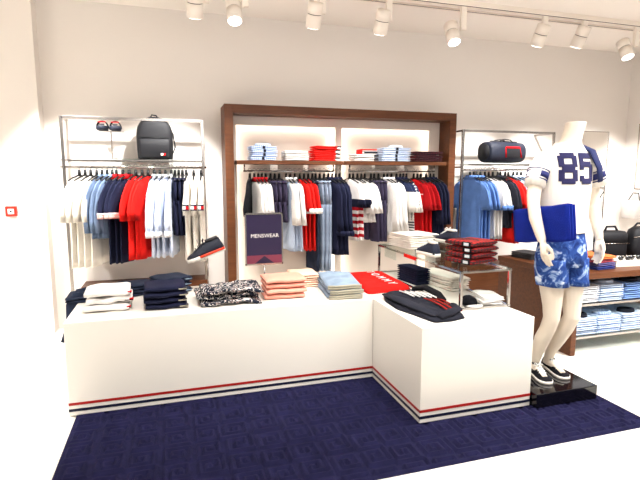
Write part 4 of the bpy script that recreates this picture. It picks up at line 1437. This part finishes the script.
def numeral(ch, u0, u1, z0, z1):
    rows = glyph_cells(ch)
    R_, C_ = len(rows), len(rows[0])
    b = bmesh.new()
    sub = 3
    cache = {}

    def vert(i, j, o):
        key = (i, j, o)
        if key not in cache:
            u = u0 + (u1 - u0) * i / (C_ * sub)
            z = z1 - (z1 - z0) * j / (R_ * sub)
            hw, hd = shirt_r(z)
            ct_ = max(-1, min(1, u / hw))
            t = -math.acos(sup(ct_, 1 / 0.9))
            cache[key] = b.verts.new(shirt_pt(t, z, o) - MB)
        return cache[key]
    for j in range(R_ * sub):
        for i in range(C_ * sub):
            if rows[j // sub][i // sub] == '1':
                b.faces.new((vert(i, j, 0.004), vert(i + 1, j, 0.004), vert(i + 1, j + 1, 0.004), vert(i, j + 1, 0.004)))
    o = obj('numeral', b, mat('numeral_navy', lin(36, 34, 76), 0.85), sh)
    so = o.modifiers.new('thick', 'SOLIDIFY')
    so.thickness = 0.003
    return o


numeral('8', -0.137, -0.017, 1.445, 1.645)
numeral('5', 0.0, 0.118, 1.445, 1.645)

# shorts
b = bmesh.new()


def short_ring(z, hw, hd, cx_, cy_, amp, n=36):
    return [W(cx_ + (hw + amp * sin(5 * t)) * sup(cos(t), 0.9), cy_ + (hd + amp * sin(4 * t + 1)) * sup(sin(t), 0.9), z) for t in [2 * pi * k / n for k in range(n)]]


loft(b, [short_ring(z, hw, hd, 2.519, 2.622, 0.003) for z, hw, hd in ((1.14, 0.146, 0.1), (1.105, 0.152, 0.108), (1.05, 0.164, 0.12), (0.97, 0.176, 0.13), (0.90, 0.178, 0.126))])
shorts = obj('shorts', b, F['tiedye'], mq)
for cxa, cxb, cyb in ((2.44, 2.452, 2.612), (2.606, 2.612, 2.605)):
    b = bmesh.new()
    loft(b, [short_ring(0.95, 0.09, 0.118, cxa, 2.622, 0.002), short_ring(0.88, 0.096, 0.115, cxa, 2.62, 0.003), short_ring(0.80, 0.097, 0.108, (cxa + cxb) / 2, (2.62 + cyb) / 2, 0.005),
             short_ring(0.765, 0.097, 0.107, cxb, cyb, 0.006), short_ring(0.768, 0.09, 0.1, cxb, cyb, 0.005)])
    obj('leg', b, F['tiedye'], shorts)
# shoes
for (hx_, hy_), ang in (((2.428, 2.765), 258), ((2.592, 2.795), 260)):
    s = shoe_parts(0.27, F['black'], F['rubber'], F['lace'], F['charcoal'], name='shoe', parent=mq)
    s.location = Vector((hx_, hy_, 0.1105)) - MB
    s.rotation_euler = (0, 0, radians(ang))

# navy pack carried on the far shoulder
bg = thing('shoulder_pack', (2.68, 2.68, 1.30), 'navy pack slung over far shoulder of the mannequin', 'bag')
b = bmesh.new()
loft(b, [[Vector((x + 0.09 * sup(cos(t), .6) * q, y + 0.055 * sup(sin(t), .6) * q, z)) for t in [2 * pi * k / 20 for k in range(20)]] for x, y, z, q in ((0.0, 0.13, -0.02, 0.85), (0, 0.135, 0.0, 1), (0, 0.135, 0.2, 1), (-0.01, 0.125, 0.30, 0.9), (-0.02, 0.11, 0.33, 0.6))])
obj('body', b, mat('pack_navy', lin(32, 40, 84), 0.85, bump=0.4), bg)
obj('strap', tb([(-0.02, 0.10, 0.30), (-0.04, 0.06, 0.385), (-0.035, -0.03, 0.4), (-0.025, -0.12, 0.36), (0.0, -0.165, 0.25), (0.02, -0.16, 0.16)], [0.036, 0.038, 0.038, 0.036, 0.032, 0.028], n=12, flat=0.35), mat('strap_navy', lin(32, 40, 84), 0.85, bump=0.4), bg)

# royal blue pouch under the near arm
pb = thing('pouch', (2.306, 2.575, 1.185), 'royal blue fleece pouch held under the mannequin near arm', 'pouch')
for k, (x, q) in enumerate(((-0.02, 0.97), (0.0, 1.0), (0.02, 0.96))):
    b = bmesh.new()
    rings = []
    for i in range(15):
        f = i / 14
        y = (f - 0.5) * 0.50
        e = min(1, sqrt(max(0, 1 - max(0, (abs(f - 0.5) * 2 - 0.92) / 0.08) ** 2)) + 0.25)
        hgt = 0.116 * q * (0.94 + 0.06 * e)
        rings.append([Vector((x + 0.0135 * e * sup(cos(t), 0.6) + 0.002 * sin(i * 1.1 + k), y, hgt * sup(sin(t), 0.55) + 0.003 * sin(i * 0.9 + k))) for t in [2 * pi * j / 24 for j in range(24)]])
    loft(b, rings)
    o = obj('fold', b, F['royal'], pb)
    o.rotation_euler = (radians(-8), 0, 0)

# ------------------------------------------------------------------ ceiling track and lamps
tk = thing('lighting_track', (2.2, 4.17, 3.06), 'white ceiling lighting track running along the clothes wall', 'lighting track')
obj('rail', bx(-3.6, 3.7, -0.02, 0.02, 0.0, 0.052), M['whiteplastic'], tk, smooth=False)
b = bmesh.new()
box(b, -3.6, 3.7, -0.0205, -0.02, 0.0, 0.006)
obj('groove', b, M['darkring'], tk, smooth=False)
tk = thing('cable_channel', (2.2, 4.38, 3.09), 'thin white cable channel on the ceiling behind lighting track', 'cable channel')
obj('channel', bx(-3.6, 3.7, -0.02, 0.02, 0.004, 0.022), M['whiteplastic'], tk, smooth=False)
obj('painted_shade_line', bx(-3.6, 3.7, -0.021, -0.0195, 0.0, 0.004), M['darkring'], tk, smooth=False)  # solid dark strip painted as the line of shade along the channel

LAMPS = [(0.241, 2.745, 'leftmost', 0), (0.556, 2.745, 'second from left', 1), (1.217, 2.75, 'third from left', 0), (1.837, 2.75, 'fourth from left', 0), (2.601, 2.735, 'fifth from left', 1),
         (3.529, 2.775, 'fourth from right', 0), (4.02, 2.80, 'second from right', 0), (4.714, 2.745, 'rightmost', 1)]
LAMPS[5] = (3.529, 2.775, 'third from right', 0)
proto = None
for x, zb, pos, lit in LAMPS:
    if proto is None:
        proto = bpy.data.objects.new('track_spotlight', None)
        COL.objects.link(proto)
        o = obj('adapter', bx(0.06, 0.115, -0.017, 0.017, 0.12, 0.33, bevel=0.003), M['whiteplastic'], proto, smooth=False)
        obj('arm', tb([(0.085, 0, 0.125), (0.07, 0, 0.12), (0.062, 0, 0.11)], 0.008, n=8), M['whiteplastic'], proto)
        h = obj('lamp_head', cyl(bmesh.new(), (0, 0), 0.064, 0.004, 0.11, 28), M['whiteplastic'], proto, smooth=True)
        obj('lamp_back', cyl(bmesh.new(), (0, 0), 0.064, 0.117, 0.2, 28), M['whiteplastic'], h)
        obj('ring_gap', cyl(bmesh.new(), (0, 0), 0.058, 0.109, 0.118, 28), M['darkring'], h)
        obj('lens', cyl(bmesh.new(), (0, 0), 0.054, 0.0, 0.006, 28), M['lens'], h)
        t = proto
    else:
        t = dup(proto)
    t.location = (x, 4.17, zb)
    tag(t, f'white track spotlight, {pos} on the ceiling track', 'spotlight', 'track spotlights over the clothes wall')
    head = [c for c in t.children if c.name.startswith('lamp_head')][0]
    head.rotation_euler = (radians(-24 if lit else 30), 0, radians(0))
